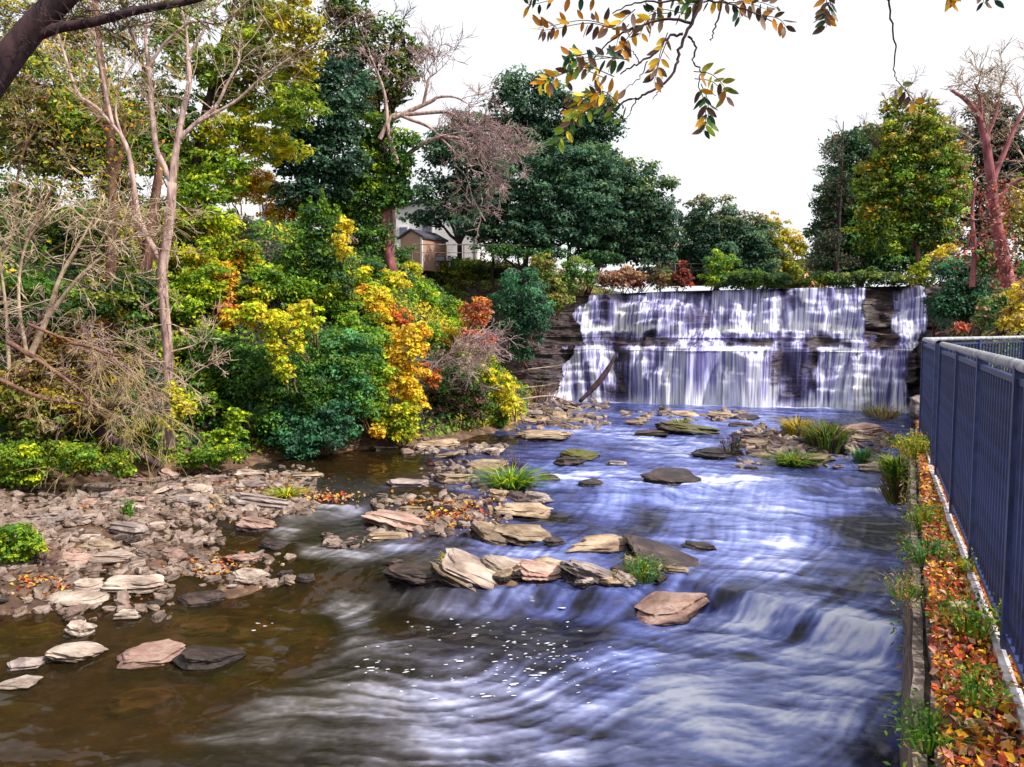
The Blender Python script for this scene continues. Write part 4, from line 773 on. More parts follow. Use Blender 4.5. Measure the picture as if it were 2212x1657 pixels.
def rock_mesh(seed, n=15, sub=3, rough=.07, slab=True):
    rs = np.random.default_rng(seed); bm = bmesh.new()
    m = rs.integers(5, 8); th = np.sort((np.arange(m) + rs.uniform(-.35, .35, m)) * 2 * math.pi / m); rr = rs.uniform(.36, .54, m)
    tz = rs.normal(size=2) * .22
    for t, r in zip(th, rr):
        x, y = r * math.cos(t) / max(abs(math.cos(t)), abs(math.sin(t))) ** .4, r * math.sin(t) / max(abs(math.cos(t)), abs(math.sin(t))) ** .4
        k = rs.uniform(.72, .97); bm.verts.new((x * k, y * k, .40 + rs.uniform(-.10, .06) + x * tz[0] + y * tz[1])); bm.verts.new((x * rs.uniform(.96, 1.08), y * rs.uniform(.96, 1.08), rs.uniform(-.15, .12))); bm.verts.new((x * .85, y * .85, -.5))
    for _ in range(2): bm.verts.new((rs.uniform(-.2, .2), rs.uniform(-.2, .2), .5))
    r = bmesh.ops.convex_hull(bm, input=bm.verts); bmesh.ops.delete(bm, geom=list({e for e in r['geom_interior'] + r['geom_unused'] if isinstance(e, bmesh.types.BMVert)}), context='VERTS')
    bmesh.ops.bevel(bm, geom=bm.edges[:], offset=.014, segments=1, affect='EDGES')
    bmesh.ops.triangulate(bm, faces=bm.faces[:])
    for k in range(sub - 1):
        bmesh.ops.subdivide_edges(bm, edges=[e for e in bm.edges if e.calc_length() > .12], cuts=1, use_grid_fill=True)
    bmesh.ops.triangulate(bm, faces=bm.faces[:])
    co = np.array([v.co[:] for v in bm.verts]); bm.normal_update(); no = np.array([v.normal[:] for v in bm.verts])
    h = (fbm(co[:, 0] * 5 + seed, co[:, 1] * 5 + co[:, 2] * 9, seed, 4) - .5) * rough * 2 + (np.floor(vnoise(co[:, 2] * 9 + seed, co[:, 0] * .8, seed + 5) * 3) / 3 - .4) * rough * 1.6 * (np.abs(no[:, 2]) < .6)
    for v, d in zip(bm.verts, h): v.co += v.normal * d
    me = bpy.data.meshes.new('rock'); bm.to_mesh(me); bm.free(); me.materials.append(M['r_pale'])
    me.polygons.foreach_set('use_smooth', np.zeros(len(me.polygons), bool)); return me
RM = [rock_mesh(s, 13 + s % 5) for s in range(16)]; RS = [rock_mesh(100 + s, 11, 2) for s in range(10)]
def put_rock(me, p, size, rz, rx=0, ry=0, mat='r_pale', label='', group=None, cat='rock', name='rock'):
    o = bpy.data.objects.new(name, me); C.objects.link(o); o.location = [float(a) for a in p]; o.scale = [float(a) for a in size]; o.rotation_euler = (rx, ry, rz)
    o.material_slots[0].link = 'OBJECT'; o.material_slots[0].material = M[mat]
    return tag(o, label, cat, group)
# (u, v, width, height in the picture, tone, tilt towards the right, label)
ROCKS = [
 (243, 1204, 98, 40, 'pale', 0, 'thick pale block of rock with squared ends, rear of the row in the left shallows'),
 (287, 1265, 152, 40, 'pale', 2, 'longest pale loaf shaped rock lying level in the left shallows'),
 (147, 1298, 128, 38, 'pale', 4, 'flat pale slab tapering right, just left below the loaf shaped rock'),
 (371, 1210, 52, 36, 'pink', 0, 'chunky angular pink rock standing alone right of the squared pale block'),
 (522, 1206, 86, 28, 'pink', 4, 'pink topped rock with brown leaves caught against its left side'),
 (533, 1248, 74, 34, 'pale', 6, 'pale wedge shaped rock at the edge of the white water'),
 (548, 1118, 92, 36, 'pink', 6, 'smooth salmon pink flat rock with clean edges at the right of the gravel bar'),
 (265, 1142, 90, 38, 'grey', 8, 'grey violet slab leaning right in the middle of the gravel bar'),
 (562, 1084, 132, 40, 'grey', 8, 'big dark grey layered slab on the right part of the gravel bar'),
 (533, 1050, 68, 26, 'grey', 4, 'grey brown slab just behind the big layered slab'),
 (408, 1084, 84, 30, 'grey', 8, 'rough grey slab tilted right, middle of the upper gravel bar'),
 (272, 1330, 58, 30, 'pale', 0, 'small square topped rock standing in brown water'),
 (162, 1361, 54, 50, 'pale', 22, 'upright pointed pale rock in brown water near the left edge'),
 (154, 1410, 124, 46, 'pale', 10, 'long white topped rock sloping into the brown water'),
 (318, 1416, 150, 56, 'pink', 3, 'large rounded pink rock at the left end of a dark wet ledge'),
 (440, 1424, 150, 40, 'dark', 4, 'long dark wet rock ledge joined to the rounded pink rock'),
 (29, 1478, 70, 24, 'pale', 0, 'bright pale rock cut by the left edge of the picture'),
 (48, 1434, 74, 30, 'grey', 3, 'greyish rock with a stick against it near the left edge'),
 (184, 1269, 62, 32, 'pale', 5, 'stubby pale rock touching the left end of the loaf shaped rock'),
 (158, 1217, 78, 32, 'pink', 4, 'pinkish rock left of the squared pale block'),
 (97, 1210, 44, 40, 'pink', 14, 'steep sided pink rock right of the weed patch'),
 (24, 1224, 44, 16, 'pale', 0, 'small oval pale rock under the weed patch'),
 (529, 1022, 78, 22, 'pale', 3, 'low tan slab at the back of the gravel bar below the weeds'),
 (651, 1028, 76, 20, 'tan', 2, 'straight pale slab like a beam beside the quiet brown pool'),
 (360, 1024, 54, 24, 'pink', 18, 'broken pink slab leaning up at the back of the gravel bar'),
 (294, 1041, 44, 20, 'pink', 8, 'small pink rock at the back left of the gravel bar'),
 (423, 1058, 54, 26, 'pale', 5, 'rounded light rock in the middle back of the gravel bar'),
 (463, 1083, 38, 26, 'tan', 30, 'small tan rock tipped on end beside the rough grey slab'),
 (345, 1133, 56, 17, 'pale', 0, 'thin light slab right of the grey violet slab'),
 (184, 1162, 52, 18, 'pale', 0, 'white capped small slab at the front of the gravel bar'),
 (209, 1178, 78, 16, 'tan', 3, 'thin tan slab half under the squared pale block'),
 (426, 1298, 90, 22, 'dark', 4, 'low black rock in the water right of the loaf shaped rock'),
 (331, 1304, 36, 15, 'dark', 0, 'little black rock in front of the loaf shaped rock'),
 (617, 1239, 34, 20, 'dark', 0, 'small dark rock in the white water below the wedge shaped rock'),
 (660, 1254, 42, 22, 'dark', 6, 'dark wet rock splitting the left white chute'),
 (592, 1176, 70, 24, 'dark', 5, 'broken dark rock above the left white chute'),
 (753, 1173, 42, 20, 'dark', 0, 'brown black rock left of the long pink slab'),
 (859, 1129, 160, 48, 'pink', 12, 'long pink slab slanting down right in mid stream'),
 (890, 1103, 88, 26, 'tan', 3, 'tan slab behind the long slanting pink slab'),
 (826, 1160, 84, 26, 'tan', 4, 'tan topped rock in front of the long slanting pink slab'),
 (1066, 1156, 104, 44, 'tan', 18, 'tan slab slanting down right beside its rounded neighbour in mid stream'),
 (1126, 1154, 116, 40, 'tan', 10, 'humped tan brown rock right of the slanting tan slab'),
 (1197, 1170, 40, 22, 'dark', 0, 'dark knobbly rock at the right end of the humped rock'),
 (1305, 1178, 148, 56, 'tan', -4, 'dark footed rock with sunlit tan top in mid stream'),
 (1440, 1206, 160, 50, 'dark', 14, 'long brown black slab falling to the right toward the blue water'),
 (1022, 1236, 150, 62, 'pale', 26, 'large cracked cream slab tilted steeply in mid stream'),
 (985, 1246, 110, 50, 'tan', 30, 'tan split slab lying against the left of the cracked cream one'),
 (1092, 1224, 90, 42, 'pale', 20, 'smooth whitish slab behind the cracked cream one'),
 (1194, 1232, 94, 32, 'grey', 5, 'oval rock with dark left half and tan right half'),
 (899, 1250, 120, 26, 'dark', 5, 'low dark brown rock awash left of the tilted cream slab'),
 (1168, 1284, 120, 46, 'pink', 2, 'pink block with a dark red triangular face at the pool edge'),
 (1285, 1289, 124, 60, 'grey', 24, 'grey slab sliding down right into the dark pool'),
 (1436, 1318, 150, 66, 'pink', -8, 'biggest flat topped pink boulder with a dark undercut edge'),
 (1366, 1214, 40, 28, 'pink', 10, 'small pinkish rock under the long brown black slab'),
 (1410, 1226, 56, 22, 'grey', 0, 'greyish rock in the rubble under the long brown black slab'),
 (1458, 1230, 54, 22, 'tan', 8, 'tan rock at the right end of the rubble pile in mid stream'),
 (1340, 1228, 40, 14, 'dark', 0, 'thin dark stone left of the rubble pile in mid stream'),
 (1345, 1300, 40, 40, 'pale', 40, 'small light stone propped between the grey slab and the biggest pink boulder'),
 (852, 1214, 36, 15, 'dark', 0, 'tiny black stone in the current left of the cream slab'),
 (1142, 1107, 106, 22, 'tan', 3, 'low light tan slab awash below the grass tuft rocks'),
 (1076, 1070, 50, 32, 'tan', 12, 'tan rock under the left of the mid stream grass tuft'),
 (1160, 1066, 60, 34, 'grey', 5, 'square grey rock under the right of the mid stream grass tuft'),
 (1116, 1070, 44, 30, 'dark', 5, 'dark rock between the two rocks under the grass tuft'),
 (980, 1037, 104, 17, 'tan', 4, 'pale low slab left of the mid stream grass tuft'),
 (1050, 1012, 100, 15, 'tan', 1, 'thin tan ledge behind the mid stream grass tuft'),
 (881, 1048, 94, 13, 'grey', 1, 'thin flat slab barely above water beside the quiet pool'),
 (1278, 1045, 62, 19, 'dark', 0, 'smooth oval black rock ringed by white water'),
 (1186, 1032, 44, 16, 'dark', 0, 'small black rock right of the mid stream grass tuft'),
 (1450, 1040, 120, 14, 'dark', 2, 'wide dark ledge with thin water threads running over it'),
 (1256, 984, 90, 26, 'moss', 3, 'flat rock covered in yellow moss in mid river'),
 (1228, 998, 88, 20, 'dark', -2, 'black slab in front of the yellow moss rock'),
 (1330, 1002, 46, 18, 'grey', 5, 'greyish stone right of the yellow moss rock'),
 (1530, 981, 64, 18, 'dark', 3, 'black slab at the left point of the right hand island'),
 (1510, 1184, 64, 12, 'dark', 2, 'small black fin of rock in smooth blue water'),
 (1490, 928, 120, 30, 'moss', 6, 'mossy humped rock carrying a little grass in the upper river'),
 (1411, 938, 80, 18, 'dark', -2, 'dark rock attached left of the mossy humped rock'),
 (1375, 913, 50, 12, 'tan', 2, 'low tan stone nearest the left part of the fall pool'),
 (1480, 897, 60, 12, 'tan', 0, 'small tan stone in the pool under the fall'),
 (1560, 896, 62, 13, 'tan', 2, 'tan topped stone in the pool under the middle of the fall'),
 (1616, 904, 60, 11, 'dark', 3, 'thin dark stone right of the tan topped one in the pool'),
 (1600, 918, 54, 11, 'dark', 0, 'low black stone in front of the pool stones'),
 (1640, 944, 70, 19, 'dark', 3, 'dark rock at the back left of the right hand island'),
 (1640, 958, 76, 13, 'tan', -2, 'pale flat slab on the left of the right hand island'),
 (1563, 984, 118, 20, 'dark', 3, 'long black slab carrying a dead plant'),
 (1763, 998, 130, 18, 'tan', -3, 'long tan slab along the front of the right hand island'),
 (1648, 985, 54, 14, 'tan', 0, 'tan stone in the middle of the right hand island'),
 (1840, 972, 50, 30, 'pale', 35, 'pointed pale rock right of the dark brush'),
 (1868, 930, 110, 18, 'pink', -3, 'reddish slab at the back of the right hand island'),
 (1868, 948, 64, 16, 'tan', 2, 'tan slab in front of the reddish one'),
 (1897, 1012, 66, 26, 'pale', 0, 'rounded pale rock at the right tip of the island near the wall'),
 (1624, 1010, 28, 10, 'dark', 0, 'lone small dark stone in front of the right hand island'),
 (1178, 944, 116, 15, 'tan', 1, 'long flat yellow tan slab beside the gravel spit'),
 (1160, 912, 64, 15, 'tan', 6, 'brown layered slab on the gravel spit'),
 (1240, 884, 48, 13, 'tan', 10, 'tan rock at the back of the gravel spit'),
 (1252, 908, 50, 12, 'tan', 0, 'low tan rock at the point of the gravel spit'),
 (944, 964, 90, 14, 'tan', 1, 'flat tan slab at the water edge under the maroon shrub'),
 (1065, 973, 40, 11, 'pale', 0, 'small pale slab alone in shallow water below the yellow shrub'),
 (833, 968, 66, 16, 'dark', 0, 'black slab at the water edge under the lime shrub'),
 (1990, 880, 34, 56, 'grey', 0, 'tall grey boulder set against the end of the wall'),
]
for i, (u, v, w, h, tone, tilt, lab) in enumerate(ROCKS):
    z = 0. if v > 885 or u < 1900 else 2.
    p = wpt(u, v + h * .30); sc_ = p[1] / F
    if u > 1985: p = np.array([6.9 + .55 * 6, 18.5, 1.2]); p[0] = (u - CX) / F * 18.5; p[2] = CAMZ - (v - 706) / F * 18.5 - .2; sc_ = 18.5 / F
    wx = w * sc_ * (1.34 if v > 1080 and u > 750 else 1.2); dy = wx * RNG.uniform(.6, .85); va = (CAMZ - p[2]) / p[1]
    hz = max(.19 * wx, h * sc_ * 1.3 - dy * va * .7) 
    p[1] += dy * .25; p[2] = min(p[2], float(W(p[0], p[1])) + .22) if u < 1985 else p[2]
    me = RM[i % 16] if w < 100 else rock_mesh(300 + i, 17, 4, .07)
    put_rock(me, p + np.array([0, 0, hz * .10]), (wx, dy, hz), RNG.uniform(-.35, .35), RNG.uniform(-.08, .12), math.radians(tilt), 'r_' + tone, lab, 'rocks and slabs lying in the river')
for u, v, w, lab in [(441, 1334, 120, 'rounded orange brown boulder lying under water right of the square topped rock'), (301, 1488, 150, 'broad orange brown boulder under the water below the rounded pink rock'), (335, 1374, 130, 'olive brown boulder under water between the pointed and the rounded pink rocks'), (560, 1345, 110, 'dim submerged boulder left of the white chute'), (90, 1350, 110, 'submerged brown boulder at the left edge shallows')]:
    p = wpt(u, v); wx = w * p[1] / F * 1.2; wl = float(W(p[0], p[1])); put_rock(RM[int(w) % 16], (p[0], p[1], wl - .03 - wx * .14), (wx, wx * .6, wx * .28), .3, mat='r_tan', label=lab)
def scatter(region, n, lo, hi, tones, label, group):
    u0, v0, ru, rv = region; a = RNG.uniform(0, 6.28, n * 12); q = np.sqrt(RNG.random(n * 12)); u = u0 + ru * q * np.cos(a); v = v0 + rv * q * np.sin(a); P = wptv(u, v)
    ok = (P[:, 2] > W(P[:, 0], P[:, 1]) + .01) & (P[:, 2] < W(P[:, 0], P[:, 1]) + .8) & (u > -30); P = np.vstack([P[ok], P[~ok][:n // 8]])[:n] if ok.sum() > n // 3 else P[:n]
    for p in P:
        wx = lo + (hi - lo) * RNG.random() ** 1.6; q = p + np.array([0, 0, wx * .06])
        put_rock(RS[RNG.integers(10)] if wx < .35 else RM[RNG.integers(16)], q, (wx, wx * RNG.uniform(.5, .9), wx * RNG.uniform(.2, .42)), RNG.uniform(0, 6.28), RNG.normal() * .12, RNG.normal() * .16, 'r_' + tones[RNG.integers(len(tones))], label, group)
scatter((170, 1085, 260, 45), 46, .28, .80, ['pale', 'pink', 'pink', 'grey'], 'small flat stone lying loose in the crowded upper left of the gravel bar', 'loose stones in the upper left of the gravel bar')
scatter((440, 1060, 220, 55), 46, .26, .75, ['pale', 'pink', 'grey', 'tan'], 'small flat stone lying loose in the right part of the gravel bar', 'loose stones in the right part of the gravel bar')
scatter((200, 1170, 260, 45), 28, .2, .5, ['pale', 'pink', 'grey', 'dark'], 'small stone lying loose along the front of the gravel bar', 'loose stones along the front of the gravel bar')
scatter((90, 1265, 160, 40), 8, .14, .32, ['pale', 'pink', 'dark'], 'small stone in the wet shallows at the left edge', 'small stones in the left shallows')
scatter((520, 1235, 90, 32), 7, .14, .34, ['tan', 'dark', 'grey'], 'small stone among the dead leaves beside the left white chute', 'small stones beside the left white chute')
scatter((960, 1115, 130, 30), 12, .16, .42, ['tan', 'pink', 'dark'], 'small reddish stone on the little bar behind the mid stream slabs', 'small stones on the mid stream bar')
scatter((1390, 1225, 90, 22), 6, .14, .34, ['grey', 'tan', 'dark'], 'small stone in the rubble heap under the brown black slab', 'rubble in mid stream')
scatter((1200, 885, 100, 32), 18, .4, 1.2, ['tan', 'tan', 'pale', 'grey'], 'small tan stone on the gravel spit left of the fall pool', 'stones on the gravel spit')
scatter((1750, 965, 150, 38), 18, .4, 1.0, ['tan', 'grey', 'pale', 'dark'], 'small stone scattered over the right hand island', 'stones on the right hand island')
scatter((970, 975, 110, 18), 6, .4, .9, ['tan', 'pale', 'grey'], 'small tan stone along the foot of the left bank', 'stones along the foot of the left bank')
scatter((1130, 1250, 200, 22), 12, .35, .9, ['grey', 'tan', 'dark', 'pink'], 'flat broken slab in the ragged ledge across mid stream', 'broken slabs of the mid stream ledge')
scatter((1340, 1235, 130, 40), 10, .35, .85, ['grey', 'dark', 'tan'], 'flat broken slab around the long brown black one', 'broken slabs round the brown black slab')
def pebbles():                          # gravel and dead leaves between the stones
    mb = MB(); lb = MB(); T = []
    for me in RS[:6]:
        co = np.array([v.co[:] for v in me.vertices]); T.append((co, np.array([list(p.vertices) for p in me.polygons if len(p.vertices) == 3])))
    sb = MB()
    for (u0, v0, ru, rv, n, k) in [(170, 1085, 280, 50, 2200, 700), (440, 1065, 240, 55, 1900, 560), (200, 1180, 280, 60, 1500, 420), (150, 1290, 240, 50, 300, 90), (950, 1115, 150, 45, 900, 160), (1750, 965, 170, 45, 900, 260), (1200, 890, 110, 40, 400, 130), (530, 1230, 100, 35, 300, 40), (1390, 1225, 80, 28, 200, 40), (1030, 1050, 120, 25, 250, 60), (1100, 1170, 120, 20, 150, 30), (1120, 1225, 160, 16, 160, 44), (900, 1170, 140, 40, 200, 60), (1000, 1010, 90, 12, 150, 40), (760, 1170, 60, 14, 90, 24), (1480, 900, 140, 12, 150, 50), (980, 970, 110, 14, 200, 50)]:
        u, v = u0 + ru * RNG.uniform(-1, 1, n), v0 + rv * RNG.uniform(-1, 1, n); P = wptv(u, v); P = P[(P[:, 2] > W(P[:, 0], P[:, 1]) + (.004 if v0 > 1160 and u0 > 800 else -.02)) & (P[:, 2] < .9)]
        for j, p in enumerate(P):
            if j > k + n // 4: break
            if j < k:                    # loose shards, too many to count
                co, tr = T[j % 6]; w_ = RNG.uniform(.12, .42) * (1 if p[1] < 28 else 1.7); th = RNG.uniform(0, 6.28); q = co * [w_, w_ * RNG.uniform(.5, .9), w_ * RNG.uniform(.25, .5)]
                q = q + np.array([0, 0, 1]) * q[:, :1] * RNG.normal() * .3; q = np.stack([q[:, 0] * math.cos(th) - q[:, 1] * math.sin(th), q[:, 0] * math.sin(th) + q[:, 1] * math.cos(th), q[:, 2]], 1)
                sb.add(q + p + [0, 0, w_ * .06], t=tr); continue
            s = RNG.uniform(.02, .075) * (1 if p[1] < 26 else 1.6); kk = 6; th = np.arange(kk) * math.pi / 3 + RNG.random(); r = RNG.uniform(.7, 1.2, kk) * s
            V = np.vstack([np.stack([p[0] + r * np.cos(th), p[1] + r * np.sin(th) * .8, np.full(kk, p[2] - .01)], 1), np.stack([p[0] + .6 * r * np.cos(th), p[1] + .5 * r * np.sin(th), p[2] + s * RNG.uniform(.3, .6) + r * 0], 1)])
            c = pcol(['tan', 'brown', 'brown', 'maroon'], 1)[0] * RNG.uniform(.4, .9)
            mb.add(V, [[i, (i + 1) % kk, kk + (i + 1) % kk, kk + i] for i in range(kk)] + [[kk, kk + 1, kk + 2, kk + 3], [kk, kk + 3, kk + 4, kk + 5]], c=np.clip(c, 0, .8))
    tag(mb.build('gravel', M['litter']), kind='stuff'); tag(sb.build('rubble', M['r_shard']), kind='stuff')
    for (u0, v0, ru, rv, n) in [(560, 1055, 150, 20, 500), (450, 1225, 90, 25, 260), (100, 1260, 60, 14, 200), (980, 1105, 110, 26, 900), (350, 1100, 260, 40, 500), (1870, 940, 60, 12, 250), (700, 1075, 80, 12, 300)]:
        u = u0 + ru * RNG.normal(size=n) * .5; v = v0 + rv * RNG.normal(size=n) * .5
        P = wptv(u, v); P = P[(P[:, 2] > W(P[:, 0], P[:, 1]) - .02) & (P[:, 2] < .8)]; P[:, 2] += .02 + RNG.random(len(P)) * .05
        leaves(lb, P, unit(len(P)) * .6 + np.array([0, 0, .8]), .10, pcol(['orange', 'red', 'brown', 'tan'], len(P)) * .8, .7)
    tag(lb.build('fallen_leaves', M['litter']), kind='stuff')
pebbles()
# ---------------------------------------------------------------- grass and dead plants on the islands
def tuft(u, v, w, h, names, n, label, name='grass_tuft', cat='grass tuft', lean=.5, z=None, d=None, wid=.012, leafy=0, drop=0.):
    p = wpt(u, v) if d is None else at(u, v, d)
    if z is not None: p[2] = z
    s = p[1] / F; mb = MB(); W_, H_ = w * s, h * s
    a = RNG.uniform(0, 6.28, n); q = RNG.random(n) ** .5; dz = RNG.random(n) * H_ * drop
    b = np.stack([p[0] + np.cos(a) * q * W_ * .28, p[1] + np.sin(a) * q * W_ * .28, p[2] - .03 + dz], 1)
    out = np.stack([np.cos(a) * q, np.sin(a) * q, np.zeros(n)], 1); L = H_ * RNG.uniform(.55, 1.1, n) * (1 - .6 * drop * (drop > 0))
    t1 = b + out * (W_ * .16) * lean * 2 + np.stack([a * 0, a * 0, L * .65], 1); t2 = t1 + out * (W_ * .30) * lean * 2 + np.stack([a * 0, a * 0, L * (.35 - .3 * q * lean)], 1) + RNG.normal(size=(n, 3)) * H_ * .05
    sd = np.stack([-np.sin(a), np.cos(a), a * 0], 1) * wid * max(1, p[1] / 14); sd[:, 0] += wid * .5
    V = np.stack([b - sd, b + sd, t1 - sd * .8, t1 + sd * .8, t2 - sd * .12, t2 + sd * .12], 1).reshape(-1, 3); i = np.arange(n)[:, None] * 6
    mb.add(V, np.concatenate([i + [[0, 1, 3, 2]], i + [[2, 3, 5, 4]]], 0), c=np.repeat(pcol(names, n), 6, 0))
    if leafy: leaves(mb, np.repeat(t1, leafy, 0) + RNG.normal(size=(n * leafy, 3)) * H_ * .16, unit(n * leafy) + np.array([0, 0, .5]), H_ * .11, pcol(names, n * leafy))
    tag(mb.build(name, M['leaf'], loc=p), label, cat)
tuft(1103, 1052, 120, 46, ['green', 'mid', 'lime'], 420, 'bright green grass tuft growing on rocks in mid stream', lean=.8)
tuft(1785, 975, 110, 72, ['olive', 'brown', 'dark', 'mid'], 620, 'dark olive brush clump rising from the right hand island', name='brush_clump', cat='brush', lean=.45)
tuft(1722, 940, 80, 44, ['tan', 'olive', 'gold'], 320, 'straw yellow grass clump behind the dark brush', lean=.6)
tuft(1712, 1005, 90, 34, ['mid', 'olive'], 320, 'low grey green grass clump in front of the dark brush', lean=.8)
tuft(1860, 1000, 46, 36, ['fern', 'green'], 160, 'small fresh green tuft right of the dark brush', lean=.6)
tuft(1470, 925, 50, 24, ['olive', 'mid', 'tan'], 150, 'thin grass growing on the mossy humped rock', lean=.7)
tuft(1390, 1296, 90, 56, ['mid', 'olive', 'fern'], 200, 'wispy green plant beside the biggest pink boulder', name='river_plant', cat='plant', lean=.6, leafy=3, wid=.006)
tuft(1325, 1285, 36, 30, ['mid', 'tan'], 60, 'small yellowish sprig behind the grey sliding slab', name='river_plant', cat='plant', lean=.5, leafy=2, wid=.006)
tuft(620, 1072, 60, 22, ['lime', 'olive', 'gold'], 160, 'yellow green moss like tuft on the right of the gravel bar', lean=.9)
tuft(278, 1116, 24, 46, ['mid', 'green'], 60, 'single narrow green plant standing on the gravel bar', name='river_plant', cat='plant', lean=.3, leafy=3)
tuft(965, 1212, 40, 22, ['lime', 'gold'], 60, 'little yellow green sprig on the left end of the cream slab', name='river_plant', cat='plant', lean=.6, leafy=2, wid=.006)
tuft(1580, 985, 70, 56, ['brown', 'maroon', 'dark'], 50, 'dark dead plant standing on the long black slab', name='dead_plant', cat='dead plant', lean=.5, leafy=1, wid=.008)
tuft(1110, 1010, 70, 34, ['brown', 'maroon'], 34, 'dark dried stalks behind the mid stream grass tuft', name='dead_plant', cat='dead plant', lean=.5, leafy=1, wid=.008)
tuft(1165, 868, 120, 46, ['tan', 'brown'], 110, 'dry straw stalks in front of the rock wall left of the fall', lean=.4, wid=.008, name='dry_grass', cat='dry grass')
tuft(1940, 1050, 80, 100, ['olive', 'brown', 'tan', 'mid'], 500, 'long shaggy grass hanging beside the far end of the wall', d=13.2, lean=.9, z=1.5, drop=.7)
tuft(1942, 985, 80, 50, ['mid', 'green', 'lime'], 300, 'green grass head on top of the shaggy clump by the wall', d=13.0, lean=.8, z=2.05)
tuft(1905, 870, 110, 30, ['olive', 'tan'], 0 + 120, 'sparse grass at the foot of the right rock wall', d=38, lean=.6, z=.1)
# ---------------------------------------------------------------- sticks and logs
def stick(label, pts, d, r, mat, name='branch', cat='branch', tw=0, sides=6):
    mb = MB(); P = curve(pxp(pts, d), 14); mb.tube(P, r, sides)
    for _ in range(tw): q = P[RNG.integers(3, len(P))]; twigs(mb, q, [RNG.normal(), -.3, RNG.normal() * .6 + .3], RNG.uniform(.3, .9), .012, 2, .7, 3)
    c = P[0]; tag(mb.build(name, M[mat], smooth=True, loc=c), label, cat)
stick('dark water worn log leaning against the left part of the fall', [(1330, 765, 44.6), (1312, 800, 44.2), (1285, 835, 43.6), (1252, 868, 43.2)], 44, [.05, .17, .17, .10], 'bark_dark', 'log', 'log')
stick('bleached branch poking out of the rock wall left of the fall', [(1140, 798), (1190, 792), (1215, 788), (1225, 782)], 41.5, [.035, .012], 'twig_pale')
stick('thin bleached branch low in front of the rock wall left of the fall', [(1130, 838), (1180, 832), (1215, 824)], 41, [.03, .01], 'twig_pale')
stick('long thin pale stick laid along the front of the mid stream slabs', [(1050, 1232, 14.9), (1120, 1262, 14.6), (1200, 1272, 14.4), (1290, 1266, 14.5), (1370, 1262, 14.6)], 14.6, [.05, .02], 'twig_pale')
stick('dark leaning log running down through the bare twigs at the left edge', [(-40, 790), (60, 840), (150, 885), (220, 935), (290, 975), (350, 1010)], 23.5, [.22, .10], 'bark_dark', 'log', 'log')
stick('thin driftwood stick lying on the gravel spit', [(1130, 862, 38), (1190, 856, 38), (1240, 872, 38)], 38, [.06, .03], 'twig_pink')
# ---------------------------------------------------------------- bare trees
def pale_tree():
    d = 24.; b = at(366, 965, d); b[2] = H1(b[0], b[1]) - .2
    r = empty('bare_tree', b, 'pale pinkish forked trunk with spreading nearly leafless branches, tallest in the left bank', 'tree'); tb = MB(); w = MB()
    L = [([(366, 965), (364, 842), (363, 767), (358, 700), (351, 615), (352, 571), (366, 480), (372, 395)], .20, .17), ([(372, 395), (350, 350), (338, 321), (331, 264), (325, 203), (321, 145)], .11, .075), ([(321, 145), (314, 85), (318, 34), (322, -60)], .07, .03), ([(321, 145), (358, 91), (416, 47), (473, 51), (507, 27), (560, -20)], .06, .02),
         ([(372, 395), (378, 340), (384, 304), (395, 243), (409, 176), (406, 125)], .14, .08), ([(406, 125), (402, 68), (389, 0), (380, -60)], .06, .02), ([(406, 125), (443, 61), (466, 20), (480, -40)], .05, .02), ([(384, 304), (422, 267), (466, 230), (490, 182), (517, 128), (500, 90)], .09, .02), ([(422, 267), (507, 220), (561, 172), (642, 115), (723, 71)], .07, .012),
         ([(352, 571), (321, 517), (301, 473), (287, 389), (280, 338), (264, 297), (243, 270), (205, 230), (169, 203), (145, 135), (120, 60)], .12, .04), ([(243, 270), (225, 180), (210, 100), (190, 0)], .07, .02), ([(264, 297), (250, 240), (262, 180), (300, 120)], .05, .01)]
    for pts, r0, r1 in L:
        r0 *= .85; r1 *= .85; P = curve(pxp(pts, d), 5 * len(pts)); tb.tube(P, [r0, r1], 8)
        if r0 < .13:
            for _ in range(9): q = P[RNG.integers(len(P) // 3, len(P))]; twigs(w, q, P[-1] - P[0] + RNG.normal(size=3) * 2.0, RNG.uniform(.8, 1.8), .014, 2, .5, 3, minr=.006)
    for u, v in [(358, 700), (356, 640), (362, 780), (364, 800), (363, 540), (372, 430)]:
        for s in (-1, 1): twigs(w, at(u, v, d - .1), [s, -.3, RNG.normal() * .5], RNG.uniform(.6, 1.5), .016, 3, .6, 3, minr=.007)
    tb.build('trunk', M['bark_pale'], r, smooth=True); w.build('twigs', M['twig_pale'], r)
pale_tree()
def bare(label, lines, d, mat, tmat, n=10, L=(1., 2.), depth=3, name='bare_tree', cat='tree', r=.02, spread=.55, grav=0., grow=None, start=.3, leafn=None, minr=.008):
    P0 = at(*lines[0][0][0][:2], d); P0[2] = H1(P0[0], P0[1]) - .1 if H1(P0[0], P0[1]) < P0[2] else P0[2]
    ro = empty(name, P0, label, cat); tb = MB(); w = MB(); lb = MB()
    for pts, r0, r1 in lines:
        P = curve(pxp(pts, d), 5 * len(pts)); tb.tube(P, [r0, r1], 7)
        for _ in range(n):
            q = P[RNG.integers(int(len(P) * start), len(P))]; dd = (P[-1] - P[0]) / np.linalg.norm(P[-1] - P[0]) * 1.2 + RNG.normal(size=3) * .8 if grow is None else np.array(grow) + RNG.normal(size=3) * .5
            twigs(w, q, dd, RNG.uniform(*L), r, depth, spread, 3, 3, grav, minr)
            if leafn: m = leafn[1]; leaves(lb, q + RNG.normal(size=(m, 3)) * L[1] * .5, unit(m) + np.array([0, -.2, .5]), .14, pcol(leafn[0], m))
    tb.build('trunk', M[mat], ro, smooth=True); w.build('twigs', M[tmat], ro)
    if leafn: lb.build('foliage', M['leaf'], ro)
